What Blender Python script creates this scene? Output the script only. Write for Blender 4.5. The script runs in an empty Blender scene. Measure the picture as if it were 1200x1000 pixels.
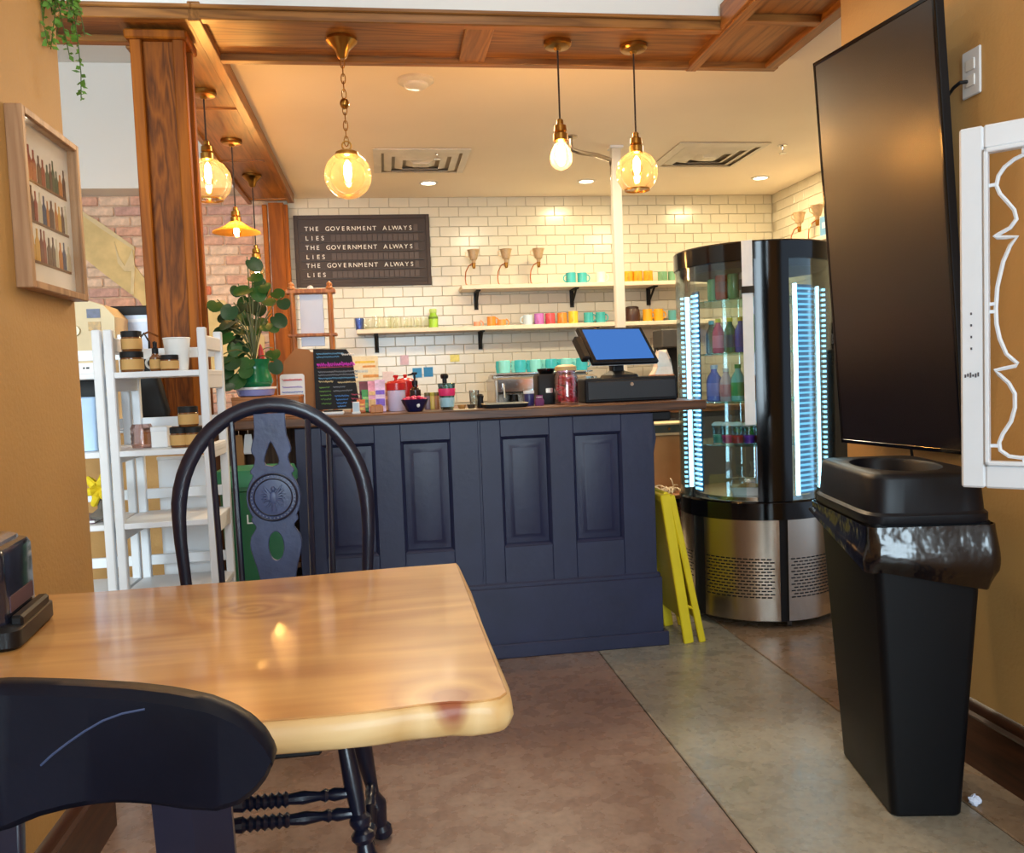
import bpy, math, random
from mathutils import Vector, Matrix, Euler
random.seed(7)
PI = math.pi
R = math.radians
SC = bpy.context.scene
COL = SC.collection

# ------------------------------------------------------------------ camera
EYE = Vector((0, 0, 1.15))
YAW, PITCH, ROLL = R(8.3), R(-3.4), R(2.2)
FW = Vector((math.sin(YAW)*math.cos(PITCH), math.cos(YAW)*math.cos(PITCH), math.sin(PITCH)))
_r0 = Vector((math.cos(YAW), -math.sin(YAW), 0)); _u0 = _r0.cross(FW)
RT = _r0*math.cos(ROLL) - _u0*math.sin(ROLL)
UP = RT.cross(FW)
cd = bpy.data.cameras.new('camera'); cam = bpy.data.objects.new('camera', cd); COL.objects.link(cam)
cd.sensor_width = 36; cd.lens = 30.0; cd.clip_start = .02
m3 = Matrix((RT, UP, -FW)).transposed()
cam.matrix_world = Matrix.Translation(EYE) @ m3.to_4x4()
SC.camera = cam

def at(px, py, x=None, y=None, z=None):
    d = FW*1000 + RT*(px-600) - UP*(py-500)
    if y is not None: t = (y-EYE.y)/d.y
    elif x is not None: t = (x-EYE.x)/d.x
    else: t = (z-EYE.z)/d.z
    return EYE + d*t

# ------------------------------------------------------------------ world, big lights, exposure
w = bpy.data.worlds.new('world'); SC.world = w; w.use_nodes = True
bg = w.node_tree.nodes['Background']; bg.inputs[0].default_value = (.62, .78, 1.0, 1); bg.inputs[1].default_value = .9
SC.cycles.transparent_max_bounces = 40      # rows of clear glasses
SC.view_settings.view_transform = 'Standard'; SC.view_settings.look = 'None'
SC.view_settings.exposure = 0.22; SC.view_settings.gamma = 1.0; SC.view_settings.use_curve_mapping = False

def area(name, loc, tgt, sx, sy, power, color, shape='RECTANGLE'):
    l = bpy.data.lights.new(name, 'AREA'); l.shape = shape; l.size = sx; l.size_y = sy
    l.energy = power; l.color = color
    o = bpy.data.objects.new(name, l); COL.objects.link(o); o.location = loc
    o.rotation_euler = (Vector(tgt)-Vector(loc)).to_track_quat('-Z', 'Y').to_euler()
    return o
area('daylight_shopfront', (.42, -2.95, 1.75), (.42, 3, 1.35), 1.9, 2.3, 200, (.78, .88, 1.0))
for lx, ly in ((.42, 2.35), (.42, .9), (.42, -.6)):  # added fill lights without fixtures, to brighten the seating area
    area('front_fill_light', (lx, ly, 3.38), (lx, ly+.02, 0), .3, .3, 6, (1.0, .88, .7), 'DISK')
area('daylight_side_room', (-2.6, -2.95, 1.8), (-2.4, 3, 1.7), 2.4, 2.4, 420, (.90, .95, 1.0))
for i, (lx, ly) in enumerate(((1.528, 6.08), (2.7, 6.0), (.9, 4.75), (2.3, 4.75), (.15, 4.6))):  # first two sit at recessed lamps, the rest are added fill for the kitchen
    area('recessed_and_fill_light', (lx, ly, 2.545), (lx, ly+.05, 0), .22, .22, (13 if i < 2 else 23), ((1.0, .78, .42) if i < 2 else (1.0, .85, .60)), 'DISK')

# ------------------------------------------------------------------ materials
def lin(c):
    return tuple((v/255/12.92 if v/255 <= .04045 else ((v/255+.055)/1.055)**2.4) for v in c) + (1,)
_M = {}
def base_mat(name):
    m = bpy.data.materials.new(name); m.use_nodes = True
    nt = m.node_tree; b = nt.nodes['Principled BSDF']
    return m, nt, b
def mat(name, c, rough=.5, metal=0, var=.08, scale=8, bump=0, bscale=60, emit=0, coat=0, spec=.5, ec=None):
    """principled with a fine procedural noise on the colour"""
    if name in _M: return _M[name]
    m, nt, b = base_mat(name); L = nt.links
    c = lin(c)
    tc = nt.nodes.new('ShaderNodeTexCoord'); n = nt.nodes.new('ShaderNodeTexNoise')
    n.inputs['Scale'].default_value = scale; n.inputs['Detail'].default_value = 5
    L.new(tc.outputs['Object'], n.inputs['Vector'])
    r = nt.nodes.new('ShaderNodeValToRGB')
    r.color_ramp.elements[0].position = .3; r.color_ramp.elements[1].position = .7
    r.color_ramp.elements[0].color = tuple(v*(1-var) for v in c[:3])+(1,)
    r.color_ramp.elements[1].color = tuple(min(1, v*(1+var)) for v in c[:3])+(1,)
    L.new(n.outputs['Fac'], r.inputs['Fac']); L.new(r.outputs['Color'], b.inputs['Base Color'])
    b.inputs['Roughness'].default_value = rough; b.inputs['Metallic'].default_value = metal
    b.inputs['Specular IOR Level'].default_value = spec
    if coat: b.inputs['Coat Weight'].default_value = coat; b.inputs['Coat Roughness'].default_value = .08
    if emit:
        b.inputs['Emission Color'].default_value = lin(ec) if ec else c; b.inputs['Emission Strength'].default_value = emit
    if bump:
        n2 = nt.nodes.new('ShaderNodeTexNoise'); n2.inputs['Scale'].default_value = bscale; n2.inputs['Detail'].default_value = 4
        L.new(tc.outputs['Object'], n2.inputs['Vector'])
        bp = nt.nodes.new('ShaderNodeBump'); bp.inputs['Strength'].default_value = bump; bp.inputs['Distance'].default_value = .004
        L.new(n2.outputs['Fac'], bp.inputs['Height']); L.new(bp.outputs['Normal'], b.inputs['Normal'])
    _M[name] = m; return m
def wood(name, c1, c2, axis='x', rough=.4, scale=9, stretch=.07, coat=0, rings=14, spec=.4):
    if name in _M: return _M[name]
    m, nt, b = base_mat(name); L = nt.links
    tc = nt.nodes.new('ShaderNodeTexCoord'); mp = nt.nodes.new('ShaderNodeMapping')
    s = [1, 1, 1]; s['xyz'.index(axis)] = stretch; mp.inputs['Scale'].default_value = s
    L.new(tc.outputs['Object'], mp.inputs['Vector'])
    n1 = nt.nodes.new('ShaderNodeTexNoise'); n1.inputs['Scale'].default_value = scale; n1.inputs['Detail'].default_value = 3
    n1.inputs['Distortion'].default_value = .6
    L.new(mp.outputs['Vector'], n1.inputs['Vector'])
    mul = nt.nodes.new('ShaderNodeMath'); mul.operation = 'MULTIPLY'; mul.inputs[1].default_value = rings
    L.new(n1.outputs['Fac'], mul.inputs[0])
    fr = nt.nodes.new('ShaderNodeMath'); fr.operation = 'PINGPONG'; fr.inputs[1].default_value = 1
    L.new(mul.outputs[0], fr.inputs[0])
    n2 = nt.nodes.new('ShaderNodeTexNoise'); n2.inputs['Scale'].default_value = scale*14; n2.inputs['Detail'].default_value = 4
    L.new(mp.outputs['Vector'], n2.inputs['Vector'])
    mx = nt.nodes.new('ShaderNodeMath'); mx.operation = 'MULTIPLY_ADD'; mx.inputs[1].default_value = .55
    L.new(n2.outputs['Fac'], mx.inputs[0]); 
    hf = nt.nodes.new('ShaderNodeMath'); hf.operation = 'MULTIPLY'; hf.inputs[1].default_value = .5
    L.new(fr.outputs[0], hf.inputs[0]); L.new(hf.outputs[0], mx.inputs[2])
    r = nt.nodes.new('ShaderNodeValToRGB'); r.color_ramp.elements[0].position = .18; r.color_ramp.elements[1].position = .75
    r.color_ramp.elements[0].color = lin(c1); r.color_ramp.elements[1].color = lin(c2)
    L.new(mx.outputs[0], r.inputs['Fac']); L.new(r.outputs['Color'], b.inputs['Base Color'])
    b.inputs['Roughness'].default_value = rough; b.inputs['Specular IOR Level'].default_value = spec
    if coat: b.inputs['Coat Weight'].default_value = coat; b.inputs['Coat Roughness'].default_value = .06
    bp = nt.nodes.new('ShaderNodeBump'); bp.inputs['Strength'].default_value = .12; bp.inputs['Distance'].default_value = .002
    L.new(mx.outputs[0], bp.inputs['Height']); L.new(bp.outputs['Normal'], b.inputs['Normal'])
    _M[name] = m; return m
def glass(name, c=(255, 255, 255), refl=.12, rough=.02, fw=.6):
    if name in _M: return _M[name]
    m = bpy.data.materials.new(name); m.use_nodes = True; nt = m.node_tree; L = nt.links
    nt.nodes.remove(nt.nodes['Principled BSDF']); out = nt.nodes['Material Output']
    t = nt.nodes.new('ShaderNodeBsdfTransparent'); t.inputs[0].default_value = lin(c)
    g = nt.nodes.new('ShaderNodeBsdfGlossy'); g.inputs['Roughness'].default_value = rough
    lw = nt.nodes.new('ShaderNodeLayerWeight'); lw.inputs[0].default_value = .25
    mth = nt.nodes.new('ShaderNodeMath'); mth.operation = 'MULTIPLY_ADD'; mth.inputs[1].default_value = fw; mth.inputs[2].default_value = refl*.5
    L.new(lw.outputs['Fresnel'], mth.inputs[0])
    mx = nt.nodes.new('ShaderNodeMixShader'); L.new(mth.outputs[0], mx.inputs[0])
    L.new(t.outputs[0], mx.inputs[1]); L.new(g.outputs[0], mx.inputs[2]); L.new(mx.outputs[0], out.inputs[0])
    _M[name] = m; return m
def globe_glass(name, c, tr=.3):
    m = glass(name, c, .12)
    nt = m.node_tree; L = nt.links; out = nt.nodes['Material Output']
    src = out.inputs[0].links[0].from_socket
    t = nt.nodes.new('ShaderNodeBsdfTranslucent'); t.inputs[0].default_value = lin(c)
    mx = nt.nodes.new('ShaderNodeMixShader'); mx.inputs[0].default_value = tr
    L.new(src, mx.inputs[1]); L.new(t.outputs[0], mx.inputs[2]); L.new(mx.outputs[0], out.inputs[0]); return m
def glow(name, c, s):
    if name in _M: return _M[name]
    m = bpy.data.materials.new(name); m.use_nodes = True; nt = m.node_tree
    nt.nodes.remove(nt.nodes['Principled BSDF']); e = nt.nodes.new('ShaderNodeEmission')
    e.inputs[0].default_value = lin(c); e.inputs[1].default_value = s
    nt.links.new(e.outputs[0], nt.nodes['Material Output'].inputs[0]); _M[name] = m; return m

OCHRE = mat('ochre_wall_paint', (192, 148, 86), .62, var=.05, scale=3, bump=.35, bscale=90)
WHITE_P = mat('white_wall_paint', (226, 226, 224), .7, var=.015, scale=2)
CREAM_P = mat('cream_ceiling_paint', (244, 232, 214), .75, var=.02, scale=2)
OAK = wood('stained_oak_along_x', (108, 66, 26), (156, 102, 46), 'x', .36)
OAK_Y = wood('stained_oak_along_y', (108, 66, 26), (156, 102, 46), 'y', .36)
OAK_Z = wood('stained_oak_along_z', (104, 50, 6), (152, 82, 12), 'z', .6, scale=8, rings=10, spec=.18)
DARKWOOD = wood('dark_baseboard_wood', (46, 25, 14), (78, 44, 25), 'y', .35)
DARKWOOD_X = wood('dark_baseboard_wood_x', (46, 25, 14), (78, 44, 25), 'x', .35)
NAVY = mat('navy_counter_paint', (33, 37, 66), .46, var=.14, scale=6, bump=.25, bscale=35)
BLACKNAVY = mat('black_chair_paint', (19, 23, 42), .3, var=.18, scale=9, bump=.1, bscale=60, coat=.2)
BLUEBLACK = mat('worn_blue_black_paint', (58, 68, 100), .42, var=.28, scale=14, bump=.2, bscale=70)
WHITE = mat('white_painted_wood', (225, 228, 232), .45, var=.03)
WHITE_C = mat('white_ceramic', (235, 235, 232), .2)
TILE = mat('white_glazed_tile', (208, 203, 188), .2, var=.02, scale=3)
GROUT = mat('tile_grout', (184, 177, 160), .9, var=.05, scale=20)
BRASS = mat('aged_brass', (170, 122, 56), .28, 1, var=.15)
COPPER = mat('copper_wire', (190, 110, 66), .28, 1)
STEEL = mat('brushed_steel', (190, 176, 160), .26, 1, var=.05)
CHROME = mat('chrome', (220, 220, 222), .1, 1, var=.02)
BLACK = mat('black_plastic', (14, 15, 19), .4, var=.12, spec=.35)
BLACKM = mat('matt_black', (16, 16, 19), .6, var=.1, spec=.35)
BLACKG = mat('gloss_black', (10, 10, 12), .12, var=.05)
GLASS = glass('clear_glass', (244, 250, 250))
AMBER = glass('amber_glass', (255, 236, 196), .10)
KRAFT = mat('kraft_card', (176, 128, 78), .8, var=.08)
PAPER = mat('white_paper', (232, 232, 232), .8, var=.02)
GLOBE = globe_glass('amber_globe_glass', (255, 238, 214), .04)
BULB = glow('warm_bulb_filament', (255, 208, 140), 420)
CORD = mat('dark_fabric_cord', (48, 34, 26), .8)

# ------------------------------------------------------------------ mesh helpers
class MB:
    def __init__(s): s.v = []; s.f = []
    def add(s, vs, fs):
        o = len(s.v); s.v += [tuple(p) for p in vs]; s.f += [tuple(i+o for i in f) for f in fs]; return s
    def box(s, c, d, bev=0, rot=None):
        hx, hy, hz = d[0]/2, d[1]/2, d[2]/2
        b = min(bev, hx*.9, hy*.9, hz*.9)
        vs = []; fs = []
        if b <= 0:
            vs = [Vector((x*hx, y*hy, z*hz)) for x in (-1, 1) for y in (-1, 1) for z in (-1, 1)]
            fs = [(0, 1, 3, 2), (4, 6, 7, 5), (0, 4, 5, 1), (2, 3, 7, 6), (0, 2, 6, 4), (1, 5, 7, 3)]
        else:
            idx = {}
            for x in (-1, 1):
                for y in (-1, 1):
                    for z in (-1, 1):
                        for a in range(3):
                            p = [x*(hx-b), y*(hy-b), z*(hz-b)]; p[a] = (x*hx, y*hy, z*hz)[a]
                            idx[(x, y, z, a)] = len(vs); vs.append(Vector(p))
            I = lambda x, y, z, a: idx[(x, y, z, a)]
            for q in (-1, 1):
                fs.append([I(q, -1, -1, 0), I(q, 1, -1, 0), I(q, 1, 1, 0), I(q, -1, 1, 0)][::q])
                fs.append([I(-1, q, -1, 1), I(-1, q, 1, 1), I(1, q, 1, 1), I(1, q, -1, 1)][::q])
                fs.append([I(-1, -1, q, 2), I(1, -1, q, 2), I(1, 1, q, 2), I(-1, 1, q, 2)][::q])
            for p in (-1, 1):
                for q in (-1, 1):
                    k = p*q
                    fs.append([I(p, q, -1, 0), I(p, q, -1, 1), I(p, q, 1, 1), I(p, q, 1, 0)][::k])
                    fs.append([I(p, -1, q, 2), I(p, -1, q, 0), I(p, 1, q, 0), I(p, 1, q, 2)][::k])
                    fs.append([I(-1, p, q, 1), I(-1, p, q, 2), I(1, p, q, 2), I(1, p, q, 1)][::k])
                    for r_ in (-1, 1):
                        fs.append([I(p, q, r_, 0), I(p, q, r_, 1), I(p, q, r_, 2)][::p*q*r_])
        M = rot if rot is not None else Matrix.Identity(3)
        c = Vector(c)
        return s.add([c + M @ v for v in vs], fs)
    def span(s, a, b, bev=0):
        return s.box([(a[i]+b[i])/2 for i in range(3)], [abs(b[i]-a[i]) for i in range(3)], bev)
    def loft(s, loops, cap0=True, cap1=True, close=False):
        n = len(loops[0]); vs = [p for l in loops for p in l]; fs = []
        m = len(loops)
        for i in range(m if close else m-1):
            j = (i+1) % m
            for k in range(n):
                fs.append((i*n+k, i*n+(k+1) % n, j*n+(k+1) % n, j*n+k))
        if not close:
            if cap0: fs.append(tuple(range(n-1, -1, -1)))
            if cap1: fs.append(tuple(range((m-1)*n, m*n)))
        return s.add(vs, fs)
    def lathe(s, prof, n=20, c=(0, 0, 0), rot=None, sx=1, sy=1, ring=False):
        c = Vector(c); M = rot if rot is not None else Matrix.Identity(3)
        loops = [[c + M @ Vector((sx*max(r, 1e-4)*math.cos(2*PI*k/n), sy*max(r, 1e-4)*math.sin(2*PI*k/n), z)) for k in range(n)] for r, z in prof]
        return s.loft(loops, close=ring)
    def rod(s, a, b, r0, r1=None, n=10, prof=None):
        a = Vector(a); b = Vector(b); d = b-a; L = d.length
        M = d.to_track_quat('Z', 'Y').to_matrix()
        r1 = r0 if r1 is None else r1
        return s.lathe(prof and [(r, t*L) for r, t in prof] or [(r0, 0), (r1, L)], n, a, M)
    def tube(s, pts, r, n=8, flat=1.0, closed=False, side=None):
        pts = [Vector(p) for p in pts]; m = len(pts); loops = []; prev = None
        for i in range(m):
            if closed: t = pts[(i+1) % m]-pts[i-1]
            else: t = pts[min(i+1, m-1)]-pts[max(i-1, 0)]
            t.normalize()
            ref = Vector(side) if side else (prev if prev is not None else (Vector((0, 0, 1)) if abs(t.z) < .9 else Vector((0, 1, 0))))
            u = ref - t*ref.dot(t)
            if u.length < 1e-5: u = t.orthogonal()
            u.normalize(); prev = u.copy(); v = t.cross(u)
            rr = r[i] if isinstance(r, (list, tuple)) else r
            loops.append([pts[i] + u*(rr*flat*math.cos(2*PI*k/n)) + v*(rr*math.sin(2*PI*k/n)) for k in range(n)])
        return s.loft(loops, close=closed)
    def ball(s, c, r, nu=14, nv=9):
        r = (r, r, r) if not isinstance(r, (tuple, list)) else r
        prof = [(math.sin(PI*i/nv), -math.cos(PI*i/nv)) for i in range(nv+1)]
        c = Vector(c)
        loops = [[c + Vector((r[0]*max(a, 1e-3)*math.cos(2*PI*k/nu), r[1]*max(a, 1e-3)*math.sin(2*PI*k/nu), r[2]*z)) for k in range(nu)] for a, z in prof]
        return s.loft(loops)
    def arc(s, r0, r1, f0, f1, z0, z1, n=16):
        """curved slab; angles in degrees from local -y, positive towards +x"""
        loops = []
        for i in range(n+1):
            a = R(f0+(f1-f0)*i/n); d = Vector((math.sin(a), -math.cos(a), 0)); u = Vector((0, 0, 1))
            loops.append([d*r0+u*z0, d*r1+u*z0, d*r1+u*z1, d*r0+u*z1])
        return s.loft(loops)
    def prism(s, outl, t0, t1, f):
        """outline [(a,b)] extruded from t0 to t1; f(a,b,t) -> point"""
        return s.loft([[f(a, b, t0) for a, b in outl], [f(a, b, t1) for a, b in outl]])
    def build(s, name, m, parent=None, smooth=35, loc=None):
        me = bpy.data.meshes.new(name); me.from_pydata(s.v, [], s.f); me.update()
        import bmesh
        bm = bmesh.new(); bm.from_mesh(me); bmesh.ops.recalc_face_normals(bm, faces=bm.faces); bm.to_mesh(me); bm.free()
        if smooth:
            for p in me.polygons: p.use_smooth = True
            me.set_sharp_from_angle(angle=R(smooth))
        if m: me.materials.append(m)
        o = bpy.data.objects.new(name, me); COL.objects.link(o)
        if parent: o.parent = parent
        if loc is not None: o.location = loc
        return o
def tag(o, label=None, cat=None, group=None, kind=None):
    for k, v in (('label', label), ('category', cat), ('group', group), ('kind', kind)):
        if v: o[k] = v
    return o
def thing(name, label, cat, loc=(0, 0, 0), rz=0, group=None, kind=None):
    o = bpy.data.objects.new(name, None); COL.objects.link(o); o.location = loc; o.rotation_euler = (0, 0, rz)
    o.empty_display_size = .05
    return tag(o, label, cat, group, kind)
def copy_thing(src, loc=None, rz=None, label=None, group=None):
    c = src.copy(); COL.objects.link(c)
    for ch in src.children:
        d = ch.copy(); COL.objects.link(d); d.parent = c
        for g in ch.children:
            e = g.copy(); COL.objects.link(e); e.parent = d
    if loc is not None: c.location = loc
    if rz is not None: c.rotation_euler = (0, 0, rz)
    if label: c['label'] = label
    if group: c['group'] = group
    return c
def structure(name, label, mb, m, smooth=35):
    return tag(mb.build(name, m, None, smooth), label, None, None, 'structure')
def inst(name, me, parent, loc, rot=None, scale=None):
    o = bpy.data.objects.new(name, me); COL.objects.link(o); o.parent = parent; o.location = loc
    if rot is not None: o.rotation_euler = rot
    if scale is not None: o.scale = scale
    return o
def plate(name, outer, holes, th, m, parent, bev=.002, loc=(0, 0, 0), rot=(PI/2, 0, 0)):
    """flat shape with holes in local XZ (normal -y), thickness th"""
    cu = bpy.data.curves.new(name, 'CURVE'); cu.dimensions = '2D'; cu.fill_mode = 'BOTH'
    cu.extrude = th/2-bev; cu.bevel_depth = bev; cu.bevel_resolution = 1
    for o_ in [outer]+holes:
        sp = cu.splines.new('POLY'); sp.points.add(len(o_)-1); sp.use_cyclic_u = True
        for p, q in zip(sp.points, o_): p.co = (q[0], q[1], 0, 1)
    t = bpy.data.objects.new('tmp', cu)
    me = bpy.data.meshes.new_from_object(t); bpy.data.objects.remove(t)
    me.name = name; me.materials.clear(); me.materials.append(m)
    o = bpy.data.objects.new(name, me); COL.objects.link(o); o.parent = parent; o.location = loc; o.rotation_euler = rot
    return o
def text(s, size, m, parent, loc, rot=(PI/2, 0, 0), align='LEFT', ext=.0008, name='lettering', space=1):
    cu = bpy.data.curves.new(name, 'FONT'); cu.body = s; cu.size = size; cu.extrude = ext; cu.align_x = align
    cu.space_character = space
    t = bpy.data.objects.new('tmp', cu); me = bpy.data.meshes.new_from_object(t); bpy.data.objects.remove(t)
    me.name = name; me.materials.clear(); me.materials.append(m)
    o = bpy.data.objects.new(name, me); COL.objects.link(o); o.parent = parent; o.location = loc; o.rotation_euler = rot
    return o
def rrect(hx, hy, r, z, n=5, cx=0, cy=0):
    out = []
    for q, (sx, sy) in enumerate(((1, 1), (-1, 1), (-1, -1), (1, -1))):
        for i in range(n):
            a = PI/2*q + PI/2*i/(n-1)
            out.append(Vector((cx+sx*(hx-r)+r*math.cos(a), cy+sy*(hy-r)+r*math.sin(a), z)))
    return out
def ell(hx, hy, z, n=20, ph=0):
    return [Vector((hx*math.cos(2*PI*k/n+ph), hy*math.sin(2*PI*k/n+ph), z)) for k in range(n)]
RZ = lambda a: Matrix.Rotation(a, 3, 'Z')
RX = lambda a: Matrix.Rotation(a, 3, 'X')
RY = lambda a: Matrix.Rotation(a, 3, 'Y')

# ------------------------------------------------------------------ floor: stained concrete slabs with sawn joints
def concrete(name, c1, c2, c3):
    m, nt, b = base_mat(name); L = nt.links
    tc = nt.nodes.new('ShaderNodeTexCoord')
    def noise(sc, det, dist=0):
        n = nt.nodes.new('ShaderNodeTexNoise'); n.inputs['Scale'].default_value = sc; n.inputs['Detail'].default_value = det
        n.inputs['Distortion'].default_value = dist; L.new(tc.outputs['Object'], n.inputs['Vector']); return n
    n1 = noise(1.3, 3, .2); n2 = noise(55, 8); n3 = noise(14, 10)
    r = nt.nodes.new('ShaderNodeValToRGB'); r.color_ramp.elements[0].position = .30; r.color_ramp.elements[1].position = .70
    r.color_ramp.elements[0].color = lin(c1); r.color_ramp.elements[1].color = lin(c3)
    e = r.color_ramp.elements.new(.5); e.color = lin(c2)
    a = nt.nodes.new('ShaderNodeMath'); a.operation = 'MULTIPLY_ADD'; a.inputs[1].default_value = .28
    L.new(n3.outputs['Fac'], a.inputs[0])
    a0 = nt.nodes.new('ShaderNodeMath'); a0.operation = 'MULTIPLY'; a0.inputs[1].default_value = .72
    L.new(n1.outputs['Fac'], a0.inputs[0]); L.new(a0.outputs[0], a.inputs[2]); L.new(a.outputs[0], r.inputs['Fac'])
    mx = nt.nodes.new('ShaderNodeMix'); mx.data_type = 'RGBA'; mx.blend_type = 'MULTIPLY'; mx.inputs['Factor'].default_value = .55
    r2 = nt.nodes.new('ShaderNodeValToRGB'); r2.color_ramp.elements[0].position = .36; r2.color_ramp.elements[1].position = .56
    r2.color_ramp.elements[0].color = (.66, .64, .63, 1); r2.color_ramp.elements[1].color = (1, 1, 1, 1)
    L.new(n2.outputs['Fac'], r2.inputs['Fac']); L.new(r.outputs['Color'], mx.inputs['A']); L.new(r2.outputs['Color'], mx.inputs['B'])
    L.new(mx.outputs['Result'], b.inputs['Base Color'])
    rr = nt.nodes.new('ShaderNodeMapRange'); rr.inputs['To Min'].default_value = .16; rr.inputs['To Max'].default_value = .40
    L.new(n3.outputs['Fac'], rr.inputs['Value']); L.new(rr.outputs['Result'], b.inputs['Roughness'])
    bp = nt.nodes.new('ShaderNodeBump'); bp.inputs['Strength'].default_value = .12; bp.inputs['Distance'].default_value = .002
    L.new(n2.outputs['Fac'], bp.inputs['Height']); L.new(bp.outputs['Normal'], b.inputs['Normal'])
    return m
CON_A = concrete('stained_concrete_reddish', (118, 90, 76), (146, 120, 106), (170, 148, 134))
CON_B = concrete('stained_concrete_greyish', (122, 112, 98), (150, 142, 126), (176, 170, 154))
CON_C = concrete('stained_concrete_ochre', (122, 98, 76), (150, 124, 98), (176, 150, 122))
fl = structure('floor', 'stained concrete floor slabs with sawn joints', MB().span((-4.2, -2.8, -.1), (3.5, 7.1, -.008)), mat('dark_joint', (74, 62, 52), .9))
xs = [(-4.2, -2.0, CON_A), (-2.0, .8185, CON_A), (.8205, 1.4355, CON_B), (1.4375, 3.5, CON_C)]
for x0, x1, m in xs:
    MB().span((x0+.001, -2.8, -.008), (x1-.001, 4.13 if x0 > 0 or x1 < 1.0 and x0 > -1.99 else 7.1, 0), .003).build('slab', m, fl)
MB().span((-2.0, 4.135, -.008), (-.665, 7.1, 0), .003).build('slab', CON_A, fl)
MB().span((-.66, 4.135, -.008), (3.5, 7.1, 0), .003).build('slab', mat('kitchen_bounce_floor', (226, 220, 206), .5, var=.06, scale=12), fl)  # unseen kitchen floor, made pale to bounce light up to the ceiling

# ------------------------------------------------------------------ walls
structure('wall_left', 'ochre painted wall beside the table', MB().span((-.975, -2.8, 0), (-.775, 2.335, 3.4), .004), OCHRE)
structure('wall_right', 'ochre painted wall carrying the screen', MB().span((1.6, -2.8, 0), (1.8, 2.80, 3.4), .004), OCHRE)
def baseboard(name, label, x, sgn, y0, y1, m):
    o = tag(bpy.data.objects.new(name, None), label, None, None, 'structure'); COL.objects.link(o)
    f = lambda a, b, t: Vector((x+sgn*a, t, b))
    MB().prism([(0, 0), (.016, 0), (.016, .145), (0, .145)], y0, y1, f).build('board', m, o)
    MB().prism([(0, .145), (.018, .145), (.021, .152), (.014, .160), (.014, .172), (.006, .185), (0, .19)], y0, y1, f).build('moulding', m, o)
baseboard('baseboard_left', 'dark wooden baseboard under the ochre wall by the table', -.775, 1, -2.8, 2.335, DARKWOOD)
baseboard('baseboard_right', 'dark wooden baseboard under the ochre wall behind the bin', 1.6, -1, -2.8, 2.80, DARKWOOD)
MB_front = MB()
for a, b in (((-4.2, -2.8, 0), (3.5, -2.6, .5)), ((-4.2, -2.8, 2.95), (3.5, -2.6, 3.5)), ((-4.2, -2.8, .5), (-3.9, -2.6, 2.95)),
             ((-1.3, -2.8, .5), (-.6, -2.6, 2.95)), ((1.45, -2.8, .5), (3.5, -2.6, 2.95))):
    MB_front.span(a, b)
structure('wall_front', 'shopfront wall behind the viewer', MB_front, OCHRE)
for i, (x0, x1, lab) in enumerate(((-.6, 1.45, 'shopfront window by the table'), (-3.9, -1.3, 'shopfront window of the side room'))):
    wn = tag(bpy.data.objects.new('window_%d' % (i+1), None), lab, None, None, 'structure'); COL.objects.link(wn)
    mb = MB(); n = 2
    for z in (.53, 2.92): mb.span((x0, -2.74, z-.03), (x1, -2.66, z+.03))
    for k in range(n+1):
        xx = x0+.03+(x1-x0-.06)*k/n; mb.span((xx-.03, -2.735, .55), (xx+.03, -2.665, 2.9))
    mb.build('window_frame', BLACKM, wn)
    for k in range(n):
        a = x0+.06+(x1-x0-.06)*k/n; b = x0+(x1-x0-.06)*(k+1)/n
        MB().span((a, -2.703, .56), (b, -2.697, 2.89)).build('pane', GLASS, wn)
structure('wall_side', 'white end wall of the side room', MB().span((-4.4, -2.8, 0), (-4.2, 7.1, 3.5)), WHITE_P)
structure('wall_bulkhead', 'white bulkhead above the wooden soffit', MB().span((-1.6, 3.36, 2.552), (1.42, 3.44, 3.4)).span((-.68, 3.56, 2.57), (-.6, 6.75, 3.5)), WHITE_P)
structure('wall_bulkhead_right', 'cream bulkhead wall beside the ochre wall', MB().span((1.6, 2.8, 2.66), (3.4, 2.9, 3.4)).span((1.42, 2.0, 2.57), (1.5, 3.44, 3.4)), CREAM_P)
structure('wall_bulkhead_side', 'white boxed bulkhead above the brick wall', MB().span((-4.2, 6.6, 2.61), (-.83, 7.05, 3.5), .003), WHITE_P)
cl = structure('ceiling', 'cream ceiling over the coffee bar', MB().span((-.66, 3.58, 2.56), (3.42, 6.86, 2.66)).span((1.825, 2.8, 2.56), (3.42, 3.58, 2.66)), CREAM_P)
structure('ceiling_front', 'white ceiling of the seating area', MB().span((-.98, -2.8, 3.4), (3.5, 3.6, 3.5)).span((-4.4, -2.8, 3.5), (-.6, 7.1, 3.6)), WHITE_P)

# ------------------------------------------------------------------ tiled kitchen walls
tile_mb = MB().box((0, 0, 0), (.1495, .009, .0735), .0022)
tile_o = tile_mb.build('tile', TILE); tile_me = tile_o.data; bpy.data.objects.remove(tile_o)
wb = structure('wall_back', 'white subway tiled wall behind the coffee bar', MB().span((-.75, 6.753, 0), (3.42, 6.85, 2.56)), GROUT)
spots = []
for r_ in range(21):
    z = 2.56-.038-r_*.0765
    off = .0765 if r_ % 2 else 0
    x = -.75+off-.0765
    while x < 3.2:
        a, b = max(x, -.749), min(x+.1495, 3.219)
        if b-a > .02: spots.append(((a+b)/2, z, (b-a)/.1495))
        x += .153
spots.sort(key=lambda s: (abs(s[0]-.62)*1.0 + abs(s[1]-1.95)*1.15))
for x, z, sx in spots[:300]:
    inst('tile', tile_me, wb, (x, 6.7495+random.uniform(-.0006, .0006), z), (random.uniform(-.004, .004), 0, random.uniform(-.003, .003)), (sx, 1, 1))
rest = MB()
for x, z, sx in spots[300:]: rest.box((x, 6.7495, z), (.1495*sx, .009, .0735), .0022)
tag(rest.build('tiles_beyond', TILE, wb), kind='stuff')
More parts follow.
